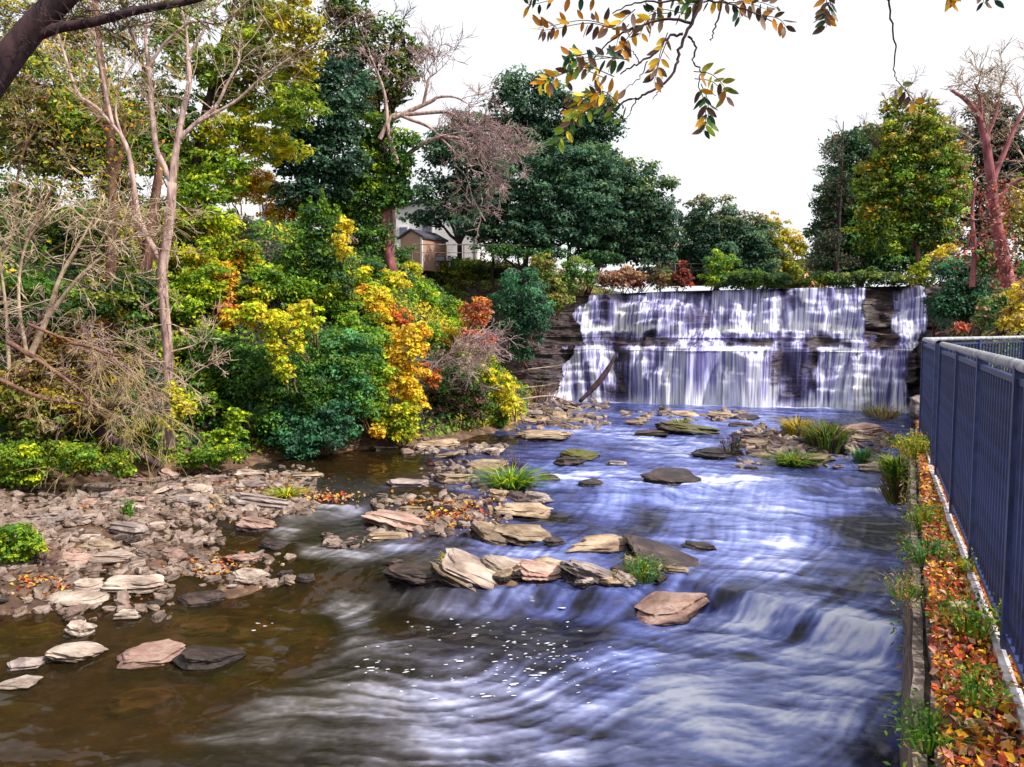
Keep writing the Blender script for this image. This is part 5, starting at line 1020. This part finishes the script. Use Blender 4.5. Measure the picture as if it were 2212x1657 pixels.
bare('brown trunk splitting upward behind the pale forked tree, upper left', [([(245, 700), (240, 560), (243, 420), (238, 280), (225, 180), (210, 60), (205, -40)], .20, .08), ([(243, 400), (262, 330), (268, 250), (240, 180)], .10, .03), ([(240, 300), (200, 240), (160, 190), (150, 130)], .08, .02)], 27, 'bark_brown', 'twig_olive', 6, (.8, 1.8), leafn=(['lime', 'gold', 'orange', 'mid'], 60), minr=.006)
bare('thick dark trunk in shade between the pale tree and the bare twigs', [([(295, 800), (300, 700), (318, 560), (335, 430), (350, 330)], .28, .12), ([(318, 560), (285, 450), (290, 380)], .10, .04)], 27.5, 'bark_brown', 'twig_olive', 5)
bare('tangle of pale upward forking branches at the left edge of the bank', [([(60, 780), (100, 690), (130, 600), (175, 520), (215, 450)], .10, .02), ([(100, 690), (170, 600), (240, 540), (300, 500)], .07, .015), ([(60, 780), (40, 640), (60, 520), (130, 440)], .06, .015), ([(20, 800), (10, 640), (-10, 520)], .06, .02)], 22.5, 'twig_pale', 'twig_pale', 8, (.9, 2.2), 3, 'bare_shrub', 'shrub', .014, .6, start=.2)
bare('broom of fine bare twigs arching down toward the gravel bar at the left', [([(20, 740), (100, 790), (180, 850), (240, 920)], .08, .02), ([(0, 820), (90, 860), (200, 880), (300, 940)], .07, .02), ([(150, 740), (220, 760), (290, 830), (340, 900)], .05, .015), ([(60, 700), (160, 740), (260, 770), (330, 790)], .05, .015)], 21.8, 'bark_brown', 'twig_olive', 6, (.9, 1.9), 3, 'bare_shrub', 'shrub', .012, .55, -.5, grow=(.8, -.3, -.2), start=.15, minr=.0055)
bare('reddish brown brush behind the arching twigs at the left edge', [([(10, 900), (40, 780), (90, 680)], .06, .02), ([(60, 930), (150, 840), (230, 760)], .06, .02), ([(120, 950), (210, 890), (310, 860)], .05, .015)], 23, 'bark_brown', 'twig_pink', 10, (.7, 1.6), 3, 'bare_shrub', 'shrub', .016, .7)
bare('yellowish twiggy bush at mid height left of the brown trunk', [([(60, 520), (100, 430), (160, 360)], .06, .02), ([(80, 560), (180, 500), (250, 430)], .05, .02), ([(30, 430), (50, 330), (90, 260)], .05, .02)], 26, 'bark_brown', 'twig_olive', 5, (.9, 1.9), 3, 'bare_shrub', 'shrub', .014, .6, leafn=(['olive', 'mid', 'gold'], 40), minr=.006)
bare('small spray of pink bare twigs beside the bright yellow creeper', [([(930, 800), (960, 770), (1010, 740)], .04, .015), ([(940, 795), (990, 775), (1050, 760)], .035, .01)], 31.5, 'twig_pink', 'twig_pink', 14, (.7, 1.5), 3, 'bare_shrub', 'shrub', .015, .45, grow=(1, -.2, .2))
bare('thin bare branches reaching right from the foot of the pale tree', [([(370, 760), (430, 740), (480, 690)], .03, .01), ([(370, 850), (430, 800), (470, 780)], .03, .01), ([(340, 780), (270, 740), (200, 745)], .03, .01)], 23.6, 'twig_pale', 'twig_pale', 6, (.4, 1.), 2, 'bare_shrub', 'shrub', .01, .5)
# the dead curving limb with its cloud of twigs
bare('dead tree with bare limbs curving right and drooping pinkish twigs, by the white house', [([(845, 545, 42), (850, 440, 41.5), (848, 375, 41), (858, 355, 40.5), (902, 318, 39.4), (950, 296, 39), (1000, 300), (1060, 310)], .20, .04), ([(820, 300), (850, 250), (892, 260), (926, 274), (950, 294)], .12, .06), ([(850, 250), (929, 243), (970, 243), (990, 257), (1014, 284)], .12, .03), ([(850, 255), (929, 220), (946, 210), (983, 210), (1021, 230)], .12, .03),
     ([(915, 225), (922, 190), (926, 170), (943, 157)], .09, .03), ([(924, 185), (918, 172), (916, 160)], .05, .02), ([(858, 355), (840, 290), (830, 200), (800, 120)], .16, .04), ([(950, 296), (983, 331), (983, 355), (1007, 382), (1021, 429)], .06, .015), ([(983, 335), (1030, 350), (1050, 385)], .04, .01), ([(950, 296), (1010, 310), (1080, 330)], .05, .012)], 39, 'bark_pale', 'twig_pink', 5, (.9, 1.9), 3, r=.022, spread=.6, start=.75, minr=.012)
bare('cloud of fine grey pink twigs hanging before the dark maples', [([(950, 294), (1010, 285), (1060, 300), (1095, 320)], .05, .015), ([(1014, 284), (1060, 270), (1100, 290)], .04, .01), ([(1000, 300), (1040, 330), (1060, 370)], .04, .01)], 38.5, 'twig_pink', 'twig_pink', 16, (.6, 1.4), 3, 'dead_branch', 'branch', .012, .7, -.2, start=.1, minr=.007)
bare('reddish ivy wrapped trunk leaning left with bare crooked top, right edge', [([(2205, 700), (2185, 640), (2168, 560), (2150, 470), (2140, 380), (2128, 300), (2110, 245), (2085, 215), (2055, 195)], .24, .04), ([(2140, 400), (2165, 340), (2195, 270), (2230, 200)], .10, .03), ([(2128, 300), (2150, 250), (2160, 200)], .08, .02), ([(2150, 450), (2180, 400), (2230, 380)], .08, .03), ([(2120, 260), (2118, 215), (2105, 180)], .06, .02)], 24, 'bark_red', 'twig_pale', 6, (.6, 1.4), 3, r=.02, start=.5, minr=.008)
bare('crimson creeper wound trunk standing behind the leaning red one', [([(2100, 620), (2105, 540), (2100, 460), (2108, 390)], .10, .04)], 27, 'bark_red', 'twig_pink', 6, (.4, .9), 2, leafn=(['red', 'maroon', 'pink'], 60), start=.1)
def ivy_on_trunk():
    P = curve(pxp([(2205, 700), (2185, 640), (2168, 560), (2150, 470), (2142, 400)], 23.8), 60); mb = MB(); m = 1500; i = RNG.integers(0, len(P), m)
    q = P[i] + unit(m) * .42 * np.array([1, 1, .5]); leaves(mb, q, unit(m) + np.array([0, -.8, 0]), .10, pcol(['red', 'pink', 'maroon', 'brown'], m)); tag(mb.build('creeper', M['leaf'], loc=P[0]), 'red leaved creeper clinging to the leaning trunk at the right edge', 'vine')
ivy_on_trunk()
bare('bare topped snag sticking out of the orange crowned maple', [([(1985, 300), (1978, 260), (1968, 220), (1955, 190)], .07, .02), ([(1975, 260), (1950, 245), (1935, 240)], .04, .02)], 50.5, 'bark_dark', 'twig_pink', 8, (.7, 1.4), 2, name='dead_branch', cat='branch', start=.4, minr=.014)
# big dark limb entering at the upper left
def near_limb():
    d = 12.; b = np.array([-12.5, 13.5, 0]); b[2] = H1(b[0], b[1]) - .1
    r = empty('leaning_tree', b, 'big dark limb crossing the upper left corner', 'tree'); tb = MB(); w = MB()
    j = at(-60, 240, d); tb.tube(curve([b, b + (j - b) * .5 + np.array([-1.2, 0, .3]), j], 14), [.42, .24], 10)
    main = curve([j] + pxp([(-20, 180), (30, 110), (80, 50), (130, 0), (190, -60)], d), 30); tb.tube(main, [.23, .17], 10)
    L2 = curve(pxp([(50, 90), (120, 62), (200, 48), (300, 22), (420, 0), (520, -40)], d), 30); tb.tube(L2, [.09, .04], 8)
    for _ in range(16): twigs(w, L2[RNG.integers(8, len(L2))], [RNG.normal(), RNG.normal() * .5, RNG.normal()], RNG.uniform(.4, 1.1), .010, 3, .6, 3, minr=.004)
    for _ in range(10): twigs(w, main[RNG.integers(8, len(main))], [RNG.normal(), RNG.normal() * .5, -.4], RNG.uniform(.4, 1.1), .010, 3, .6, 3, minr=.004)
    tb.build('trunk', M['bark_dark'], r, smooth=True); w.build('twigs', M['bark_dark'], r)
near_limb()
# ---------------------------------------------------------------- retaining wall, ledge of leaves, railing
M['old_wall'] = simple_mat('weathered_timber', (.025, .018, .016), (.26, .20, .17), 3.5, .9, .9, .04, (3, .5, 3))
M['soil'] = simple_mat('leaf_soil', (.03, .015, .01), (.18, .08, .04), 14, .95, .6, .02)
M['navy'] = simple_mat('navy_paint', (.012, .020, .065), (.035, .055, .18), 9, .42, .15, .002, spec=.5)
M['cap'] = simple_mat('worn_rail_paint', (.14, .14, .18), (.50, .50, .54), 12, .38, .3, .003, spec=.5)
WD = np.array([.513, 1.]) / np.hypot(.513, 1); WN = np.array([WD[1], -WD[0]])       # along the wall, and away from the river
def wp(y, off, z): q = np.array([wall_x(y), y]) + WN * off; return np.array([q[0], q[1], z])
def slab(mb, y0, y1, o0, o1, z0, z1, n=30, jit=.012):
    ys = np.linspace(y0, y1, n); js = RNG.normal(size=(n, 2)) * jit
    R = np.array([[wp(y, o0 + j[0], z0), wp(y, o0 + j[0], z1 + j[1]), wp(y, o1 + j[0] * .5, z1 + j[1] * .6), wp(y, o1, z0)] for y, j in zip(ys, js)])
    i = np.arange(n - 1)[:, None] * 4; q = [np.concatenate([i + k, i + (k + 1) % 4, i + 4 + (k + 1) % 4, i + 4 + k], 1) for k in range(4)]
    mb.add(R.reshape(-1, 3), np.concatenate(q)); mb.add(R[0], [[0, 1, 2, 3]]); mb.add(R[-1], [[3, 2, 1, 0]])
def wall():
    b = wp(8, .1, -1.)
    r = empty('retaining_wall', b, 'old weathered grey retaining wall dropping from the leaf covered ledge to the river', 'wall')
    mb = MB(); slab(mb, -4, 12.3, .05, .9, -2.2, 2.86, 60, .01); mb.build('wall_face', M['old_wall'], r)
    mb = MB(); slab(mb, -4, 12.3, 0.035, .085, 2.0, 2.93, 70, .006); mb.build('edge_beam', M['old_wall'], r)
    mb = MB(); slab(mb, -4, 12.3, .11, .165, 2.6, 2.96, 70, .006); mb.build('edge_beam', M['old_wall'], r)
    mb = MB(); slab(mb, -4, 12.35, .16, 1.2, 2.3, 2.925, 60, .004); tag(mb.build('soil_strip', M['soil']), kind='structure')
wall()
FA, FB = np.array([4.52, 8.13]), np.array([2.40, 3.63]); FD = (FA - FB) / np.linalg.norm(FA - FB)
def fence(label, a, b, posts, gap=.105, zb=2.96, zt=4.365, cap=.030, name='railing'):
    a = np.array(a, float); b = np.array(b, float); L = np.linalg.norm(b - a); d = (b - a) / L; rz = math.atan2(d[1], d[0])
    r = empty(name, (a[0], a[1], zb), label, 'railing'); c = (a + b) / 2
    mb = MB(); mb.tube([np.array([*a, zt]), np.array([*c, zt]), np.array([*b, zt])], cap, 12); mb.build('top_rail', M['cap'], r, smooth=True)
    mb = MB(); mb.box([*c, zb + .09], (L, .035, .03), rz); mb.build('bottom_rail', M['navy'], r)
    mb = MB(); mb.box([*c, zt - .075], (L, .03, .03), rz); mb.build('upper_rail', M['navy'], r)
    for t in posts:
        q = a + d * L * t; mb = MB(); mb.box([*q, (zb + zt) / 2 - .03], (.06, .06, zt - zb + .06), rz); mb.build('post', M['navy'], r)
    n = int(L / gap); first = None
    for i in range(n):
        q = a + d * (i + .5) * L / n
        if first is None:
            mb = MB(); mb.box([*q, (zb + .1 + zt - .09) / 2], (.022, .022, zt - zb - .19), rz); first = mb.build('baluster', M['navy'], r); o0 = q
        else:
            o = first.copy(); C.objects.link(o); o.parent = r; o.location = (q[0] - o0[0], q[1] - o0[1], 0)
    return r
fence('long navy blue railing with worn pale top rail along the leaf ledge', FA, FB - FD * 4.5, [.003, .20, .36, .52, .68, .84, .98])
fence('short far section of navy railing separated from the long one by a narrow gap', FA + FD * .62, FA + FD * 3.5, [.01, .99])
e = FA + FD * 3.55
fence('distant railing turning away to the right behind the near one', e, (10.6, 14.9), [.01, .33, .66, .99], .125)
def kerb():
    mb = MB(); 
    for k in range(17):
        a = FB - FD * 4.3 + FD * k * .78; c = a + FD * .38 - WN * .035
        mb.box([c[0], c[1], 2.955], (.75, .045, .06), math.atan2(FD[1], FD[0]) + RNG.normal() * .01)
    tag(mb.build('kerb_strip', simple_mat('bleached_plank', (.25, .22, .24), (.70, .66, .68), 9, .8, .5, .01, (1, 1, 1))), 'pale worn edging strip under the long navy railing', 'edging')
kerb()
def litter():
    mb = MB(); n = 21000; y = 1.6 + RNG.random(n) ** 1.15 * 11.2; o = RNG.uniform(.15, .62, n); fx = FB[0] + (y - FB[1]) * FD[0] / FD[1]; lim = (fx - wall_x(y)) * WN[0] + .25; o = .12 + (lim - .12) * RNG.random(n)
    P = np.stack([wall_x(y) + WN[0] * o, y + WN[1] * o, 2.93 + RNG.random(n) * .05 + .035 * (o < .2)], 1)
    c = pcol(['orange', 'tan', 'red', 'red', 'pink', 'brown', 'orange'], n) * RNG.uniform(.7, 1.15, n)[:, None]
    leaves(mb, P, unit(n) * .75 + np.array([0, 0, .75]), .044, np.clip(c, 0, .85), .6); tag(mb.build('leaf_litter', M['litter']), kind='stuff')
    mb = MB(); n = 2800                      # ragged weeds rooted along the wall edge
    y = 1.8 + RNG.random(n) * 10.6; m = vnoise(y * 1.3, y * 0, 7) + .4 * vnoise(y * 4, y * 0, 8) > .62; y = y[m]; n = len(y)
    o = -.06 + .36 * RNG.random(n) ** 1.3; z = 2.93 + RNG.random(n) ** 2 * .10 - .35 * (o < 0) * RNG.random(n)
    P = np.stack([wall_x(y) + WN[0] * o, y + WN[1] * o, z], 1); leaves(mb, P, unit(n) + np.array([-.3, -.3, .4]), .035, pcol(['mid', 'green', 'olive', 'tan', 'brown'], n), .3); tag(mb.build('edge_weeds', M['leaf']), kind='stuff')
litter()
for (y, o, w, h, nm, n, lab, lf) in [(3.35, .34, .22, .20, ['green', 'mid'], 40, 'green sprig growing through the leaves nearest the bottom of the picture', 6), (4.1, .38, .30, .26, ['mid', 'green', 'olive'], 60, 'leafy green weed in the leaves halfway along the near railing', 6), (5.3, .22, .30, .22, ['fern', 'mid'], 70, 'grey green weed rooted by the wall edge below the bright one', 5),
                                   (6.2, .22, .24, .24, ['mid', 'olive'], 60, 'olive weed by the wall edge between the two beams', 4), (5.15, .50, .24, .18, ['lime', 'mid', 'gold'], 40, 'bright lime weed against the foot of the near railing', 8), (9.6, .24, .5, .34, ['mid', 'gold', 'olive'], 90, 'yellow green weed cluster at the far end of the leaf ledge', 8),
                                   (2.95, .14, .26, .18, ['mid', 'green'], 60, 'weedy green clump on the wall edge at the bottom of the picture', 5), (4.6, .06, .24, .16, ['mid', 'tan'], 50, 'pale weed hanging over the river side of the wall', 5)]:
    p = wp(y, o, 2.95); u = CX + F * p[0] / p[1]
    tuft(u, 0, w / p[1] * F, h / p[1] * F, nm, n, lab, 'weed', 'weed', .7, 2.95, p[1], .004, lf)
o = put_rock(RM[3], wp(4.35, .26, 2.96), (.20, .16, .11), .4, mat='r_pink', label='pinkish stone half buried in the leaves on the wall edge')
# ---------------------------------------------------------------- buildings beyond the bank
M['siding'] = simple_mat('white_siding', (.70, .66, .70), (.80, .77, .80), 1.2, .6, .25, .01, (.2, .2, 9))
M['tan_wall'] = simple_mat('tan_siding', (.34, .20, .14), (.42, .26, .19), 2, .7, .1, .01, (.3, .3, 6))
M['peach'] = simple_mat('peach_stucco', (.55, .34, .22), (.66, .44, .30), 2, .8, .1, .01)
M['orange_wall'] = simple_mat('orange_siding', (.62, .22, .08), (.72, .30, .12), 2, .8, .1, .01)
M['shingle'] = simple_mat('dark_shingle', (.03, .03, .045), (.07, .07, .09), 8, .85, .4, .02)
M['red_shingle'] = simple_mat('brown_shingle', (.07, .03, .035), (.13, .06, .06), 8, .85, .4, .02)
M['trim'] = simple_mat('white_trim', (.7, .68, .72), (.8, .78, .8), 5, .6, 0)
M['glass'] = simple_mat('window_glass', (.05, .05, .09), (.14, .14, .22), 3, .15, 0, spec=.6)
M['wood'] = simple_mat('grey_wood', (.12, .08, .07), (.28, .2, .18), 6, .9, .3, .02, (1, 1, .2))
def house(label, u, v, d, w, dp, h, roof_h, rz, wall, roof, name='house', cat='house', wins=(), gable=True, door=None, over=.3):
    c = at(u, v, d); R_ = np.array(Matrix.Rotation(rz, 3, 'Z')); r = empty(name, c, label, cat); T = lambda V: np.asarray(V, float) @ R_.T + c
    mb = MB(); x, y = w / 2, dp / 2
    V = [[-x, -y, -1], [x, -y, -1], [x, y, -1], [-x, y, -1], [-x, -y, h], [x, -y, h], [x, y, h], [-x, y, h], [0, -y, h + roof_h], [0, y, h + roof_h]]
    mb.add(T(V), q=[[0, 1, 5, 4], [1, 2, 6, 5], [2, 3, 7, 6], [3, 0, 4, 7]], t=[[4, 5, 8], [6, 7, 9]]); mb.build('wall', M[wall], r)
    mb = MB(); k = .14; ov = over; sl = roof_h / x
    for s in (-1, 1):
        a = np.array([[s * (x + ov), -y - ov, h - ov * sl + .03], [0, -y - ov, h + roof_h + .03], [0, y + ov, h + roof_h + .03], [s * (x + ov), y + ov, h - ov * sl + .03]]); bb = a + [0, 0, k]
        mb.add(T(np.vstack([a, bb])), q=[[0, 1, 2, 3], [4, 5, 6, 7], [0, 1, 5, 4], [1, 2, 6, 5], [2, 3, 7, 6], [3, 0, 4, 7]])
    mb.build('roof', M[roof], r)
    for (fx, fz, ww, hh) in wins:
        mb = MB(); mb.box([0, 0, 0], (ww + .2, .08, hh + .2)); mb.v = [T(q + np.array([fx, -y - .045, fz])) for q in mb.v]; f = mb.build('window', M['trim'], r)
        mb = MB(); mb.box([0, 0, 0], (ww, .04, hh)); mb.v = [T(q + np.array([fx, -y - .10, fz])) for q in mb.v]; p = mb.build('pane', M['glass'], r); p.parent = f
    mb = MB()
    for s in (-1, 1): mb.box([0, 0, 0], (.14, .08, h + 1)); q = mb.v.pop(); mb.v.append(T(q + np.array([s * (x - .07), -y - .04, h / 2 - .5])))
    mb.build('corner_board', M['trim'], r); return r
house('white sided house with dark windows glimpsed between the trees above the bank', 945, 565, 64, 8.6, 8, 3.3, .9, -.18, 'siding', 'shingle', wins=[(-1.55, 1.9, .6, .8), (.35, 2.4, .75, 1.9)])
house('small tan garden shed with white corners and dark gable roof', 914, 556, 54, 1.95, 2.8, 1.15, .5, -.5, 'tan_wall', 'shingle', 'garden_shed', 'shed', over=.12)
house('long low building with peach coloured roof and walls above the fall', 1478, 590, 74, 9, 5, 1.5, 1.7, 1.35, 'peach', 'peach', 'building', 'building', over=.2)
house('little orange house with brown roof by the utility pole', 1735, 612, 92, 3.2, 4, 1.2, 1.5, .35, 'orange_wall', 'red_shingle', wins=[(-.4, .7, .6, .7)])
house('pale house glimpsed through leaves behind the orange creeper', 590, 500, 58, 6, 6, 2.0, 1.2, .2, 'siding', 'shingle', wins=[(0, 1, .8, 1)])
house('white house corner seen above the bushes at the left edge', 60, 260, 50, 9, 6, .6, 1.2, .1, 'siding', 'shingle')
def pole():
    b = at(1734, 612, 82); b[2] -= 1; r = empty('utility_pole', b, 'wooden utility pole with crossarm beyond the lip of the fall', 'pole'); t = at(1734, 520, 82)
    mb = MB(); mb.tube([b, (b + t) / 2, t], [.15, .11], 8); mb.build('shaft', M['wood'], r, smooth=True); mb = MB(); mb.box(t - [0, 0, .55], (1.6, .12, .12), .3); mb.build('crossarm', M['wood'], r)
    mb = MB(); mb.tube([t + [.25, -.1, -1.3], t + [.25, -.1, -.8], t + [.25, -.1, -.7]], .18, 8); mb.build('transformer', M['glass'], r)
pole()
def chain_fence(label, u0, u1, v0, v1, d0, d1, n):
    a = at(u0, v0, d0); b = at(u1, v0, d1); h = (v1 - v0) * d0 / F; b[2] = a[2]; r = empty('wire_fence', a - [0, 0, h], label, 'fence')
    mb = MB(); mb.tube([a, (a + b) / 2, b], .035, 5); mb.build('top_rail', M['wood'], r)
    mb = MB(); mb.tube([a - [0, 0, h * .5], (a + b) / 2 - [0, 0, h * .5], b - [0, 0, h * .5]], .02, 4); mb.build('wire', M['wood'], r)
    for k in range(n):
        q = a + (b - a) * k / (n - 1); mb = MB(); mb.tube([q, q - [0, 0, h / 2], q - [0, 0, h]], .04, 6); mb.build('post', M['wood'], r)
chain_fence('thin wire fence running past the garden shed', 890, 1150, 528, 562, 50.5, 51, 8)
chain_fence('thin wire fence in front of the peach coloured building', 1425, 1560, 570, 600, 66, 66, 5)
def grill():
    c = at(958, 556, 51); r = empty('covered_grill', c - [0, 0, .5], 'dark covered grill standing beside the garden shed', 'grill')
    mb = MB(); n = 10; a = np.linspace(0, math.pi, n); V = []
    for y in (-.3, .3):
        for t in a: V.append([.5 * math.cos(t), y, .35 * math.sin(t) ** .7])
    V = np.array(V) + c; mb.add(V, [[i, i + 1, n + i + 1, n + i] for i in range(n - 1)]); mb.box(c - [0, 0, .12], (1.0, .6, .24)); mb.build('hood', M['shingle'], r)
    for s in (-1, 1): mb = MB(); mb.box(c + [s * .4, 0, -.4], (.08, .5, .4)); mb.build('leg', M['shingle'], r)
grill()
# ---------------------------------------------------------------- leafy branch hanging over the camera
def overhang():
    d = 3.2; b = np.array([5.2, 1.0, 2.9]); r = empty('overhanging_tree', b, 'dark twigs with orange and green leaflets hanging from above into the sky', 'tree')
    tb = MB(); tb.tube(curve([b, b + [-.1, .1, 2.4], b + [-.5, .4, 4.2], at(2000, -520, d), at(1750, -330, d), at(1540, -160, d), at(1522, -20, d)], 40), [.22, .20, .13, .05, .03, .02, .008], 9)
    tb.tube(curve([at(1900, -450, d), at(1915, -250, d), at(1920, 0, d)], 12), [.04, .008], 7); tb.tube(curve([at(1400, -120, d), at(1540, -160, d)], 5), [.01, .02], 6)
    tb.tube(curve([at(1180, -110, d), at(1300, -130, d), at(1400, -120, d)], 9), [.007, .01], 6)
    tb.build('trunk', M['bark_dark'], r, smooth=True)
    B = [([(1522, -25), (1510, 10), (1494, 50), (1479, 77), (1467, 108), (1460, 143), (1436, 178), (1400, 200), (1378, 213), (1355, 217), (1338, 226)], .0085), ([(1475, 74), (1448, 78), (1425, 108), (1382, 136), (1359, 147), (1340, 160)], .006), ([(1487, 77), (1502, 97), (1498, 136), (1514, 155), (1508, 186)], .005),
         ([(1564, -15), (1552, 39), (1541, 70), (1535, 88)], .005), ([(1494, 50), (1430, 42), (1372, 61), (1325, 84), (1274, 135)], .006), ([(1522, -10), (1440, 4), (1372, 7), (1325, 30)], .005), ([(1919, -20), (1925, 50), (1934, 105), (1930, 150), (1941, 178)], .004),
         ([(1378, 213), (1362, 240), (1352, 262)], .003), ([(1382, 136), (1370, 118), (1362, 104)], .003), ([(1522, 0), (1575, 10), (1630, 30), (1680, 52)], .004), ([(1400, 130), (1380, 170), (1350, 190)], .003), ([(1436, 178), (1420, 200), (1410, 214)], .003), ([(1400, -110), (1310, -40), (1300, 0)], .004), ([(1180, -100), (1240, -30), (1290, -5)], .004), ([(1790, -60), (1793, -20), (1795, 0)], .003), ([(1560, -150), (1680, -90), (1790, -60)], .004)]
    for pts, rr in B:
        mb = MB(); P = curve(pxp(pts, d), 4 * len(pts)); P = P + RNG.normal(size=P.shape) * .003; mb.tube(P, [rr, rr * .45], 6); mb.build('branch', M['bark_dark'], r, smooth=True)
    def spray(pts, n, names, L=.052, single=None):
        mb = MB(); dd = d + RNG.uniform(-.15, .15); P = curve(pxp(pts, dd), 24); mb.tube(P, [.0022, .001], 4)
        mb.c = [np.tile([.10, .07, .02], (mb.n, 1))]
        for k in range(n):
            q = P[int((k + .6) / n * (len(P) - 1))]; T = P[min(len(P) - 1, int((k + .6) / n * (len(P) - 1)) + 1)] - P[max(0, int((k + .6) / n * (len(P) - 1)) - 1)]; T /= np.linalg.norm(T) + 1e-9
            for s in (-1, 1):
                if RNG.random() < .14: continue
                nn = np.array([T[2], 0, -T[0]]) * s; dr = T * .55 + nn + np.array([0, 0, -.45]) + RNG.normal(size=3) * .22; dr /= np.linalg.norm(dr)
                l = L * RNG.uniform(.75, 1.15); sd = np.cross(dr, np.array([0, -1, 0]) + RNG.normal(size=3) * .5); sd /= np.linalg.norm(sd); up = np.cross(sd, dr); w = l * .21; p0 = q + dr * l * .12
                t = np.array([0, .12, .35, .6, .82, 1.0]); ww = np.array([.05, .62, 1., .92, .55, .04]) * w
                cen = p0 + dr * (t * l)[:, None] - up * (np.sin(t * 2) * l * .10)[:, None]
                V = np.vstack([cen - sd * ww[:, None] + up * w * .2, cen, cen + sd * ww[:, None] + up * w * .2]); Q = [[i, i + 1, i + 7, i + 6] for i in range(5)] + [[i + 6, i + 7, i + 13, i + 12] for i in range(5)]
                c = pcol(names, 1)[0] * RNG.uniform(.6, 1.1); mb.add(V, Q, c=np.clip(c, 0, .8))
        mb.build('leaf_spray', M['leaf'], r, smooth=True)
    G = ['green', 'dark']; O = ['orange', 'brown']; Y = ['yellow', 'orange']
    for a in [([(1508, 186), (1522, 220), (1524, 260), (1520, 285)], 6, ['brown', 'orange', 'mid', 'dark']), ([(1500, 170), (1535, 175), (1560, 195), (1572, 215)], 4, ['olive', 'brown']), ([(1575, 5), (1620, 8), (1660, 22)], 5, ['brown', 'dark', 'orange']), ([(1630, 30), (1680, 40), (1700, 60)], 4, ['brown', 'orange']), ([(1795, 0), (1790, 30), (1785, 60)], 5, ['brown', 'dark', 'orange']),
              ([(1941, 178), (1960, 200), (1978, 222)], 4, ['orange', 'olive', 'brown']), ([(1330, 62), (1270, 50), (1200, 62), (1172, 66)], 7, O + ['orange']), ([(1300, -5), (1230, -8), (1160, 8), (1140, 10)], 7, ['brown', 'orange', 'dark']), ([(1360, 130), (1320, 125), (1270, 130), (1240, 128)], 6, G + ['blue', 'brown']),
              ([(1310, 170), (1250, 150), (1180, 172), (1160, 185)], 7, Y), ([(1340, 226), (1310, 200), (1290, 196)], 4, ['orange', 'brown']), ([(1352, 262), (1320, 235), (1280, 220), (1250, 205)], 5, ['lime', 'mid', 'green']), ([(1280, 225), (1250, 245), (1225, 270), (1205, 305)], 5, ['lime', 'mid', 'fern']), ([(1300, 190), (1275, 200), (1255, 215), (1235, 240)], 5, ['gold', 'yellow', 'mid']),
              ([(1440, 90), (1425, 130), (1418, 160), (1412, 180)], 5, ['orange', 'brown']), ([(1480, 30), (1430, 20), (1400, 30)], 5, G + ['brown']), ([(1372, 20), (1350, 40), (1330, 60)], 4, O), ([(1540, 0), (1500, 10), (1460, 8)], 6, ['dark', 'olive', 'green']), ([(1560, 0), (1590, 16), (1600, 40)], 4, ['olive', 'dark', 'brown']), ([(1372, 61), (1350, 90), (1345, 110)], 4, ['orange', 'brown']), ([(1274, 135), (1250, 140), (1230, 140)], 3, ['dark', 'green']),
              ([(1440, 40), (1400, 45), (1380, 80)], 4, ['brown', 'orange']), ([(2040, -30), (2050, -8), (2054, 6)], 3, ['orange']), ([(2140, -30), (2145, -10), (2148, 2)], 2, ['dark'])]:
        spray(*a)
        if len(a[0]) > 3 or RNG.random() < .6: o_ = RNG.uniform(-26, 26), RNG.uniform(-24, 10); spray([(u_ + o_[0], v_ + o_[1]) for u_, v_ in a[0]], a[1], list(a[2]) + ['orange', 'brown'])
overhang()
# ---------------------------------------------------------------- camera, sun, sky
cam = bpy.data.cameras.new('camera'); co_ = bpy.data.objects.new('camera', cam); C.objects.link(co_)
cam.sensor_fit = 'HORIZONTAL'; cam.angle = 2 * math.atan(1106 / F); cam.clip_start = .05; cam.clip_end = 3000
co_.location = (0, 0, CAMZ); co_.rotation_euler = (math.pi / 2 - PITCH, 0, 0); SC.camera = co_
SUN = Vector((.60, -.32, .72)).normalized()
sl = bpy.data.lights.new('sun', 'SUN'); sl.energy = 3.9; sl.angle = math.radians(3); sl.color = (1, .95, .86)
so = bpy.data.objects.new('sun', sl); C.objects.link(so); so.rotation_euler = SUN.to_track_quat('Z', 'Y').to_euler(); so.location = (0, 0, 60)
w = bpy.data.worlds.new('World'); SC.world = w; w.use_nodes = True; t = w.node_tree
bg = t.nodes['Background']; sky = N(t, 'ShaderNodeTexSky', sky_type='NISHITA'); sky.sun_disc = False
sky.sun_elevation = math.asin(SUN.z); sky.sun_rotation = math.atan2(SUN.x, SUN.y); sky.dust_density = 3; sky.air_density = 1
mx = N(t, 'ShaderNodeMixRGB'); mx.inputs[0].default_value = .82; mx.inputs[2].default_value = (9.0, 9.0, 9.2, 1)   # thin bright cloud over the blue
lk(t, sky.outputs[0], mx.inputs[1]); lk(t, mx.outputs[0], bg.inputs[0]); bg.inputs[1].default_value = .08
SC.view_settings.view_transform = 'Standard'; SC.view_settings.look = 'None'; SC.view_settings.gamma = 1; SC.view_settings.exposure = .8
SC.render.engine = 'CYCLES'; SC.cycles.max_bounces = 5; SC.cycles.diffuse_bounces = 2; SC.cycles.glossy_bounces = 2; SC.cycles.transparent_max_bounces = 8
SC.cycles.caustics_reflective = False; SC.cycles.caustics_refractive = False
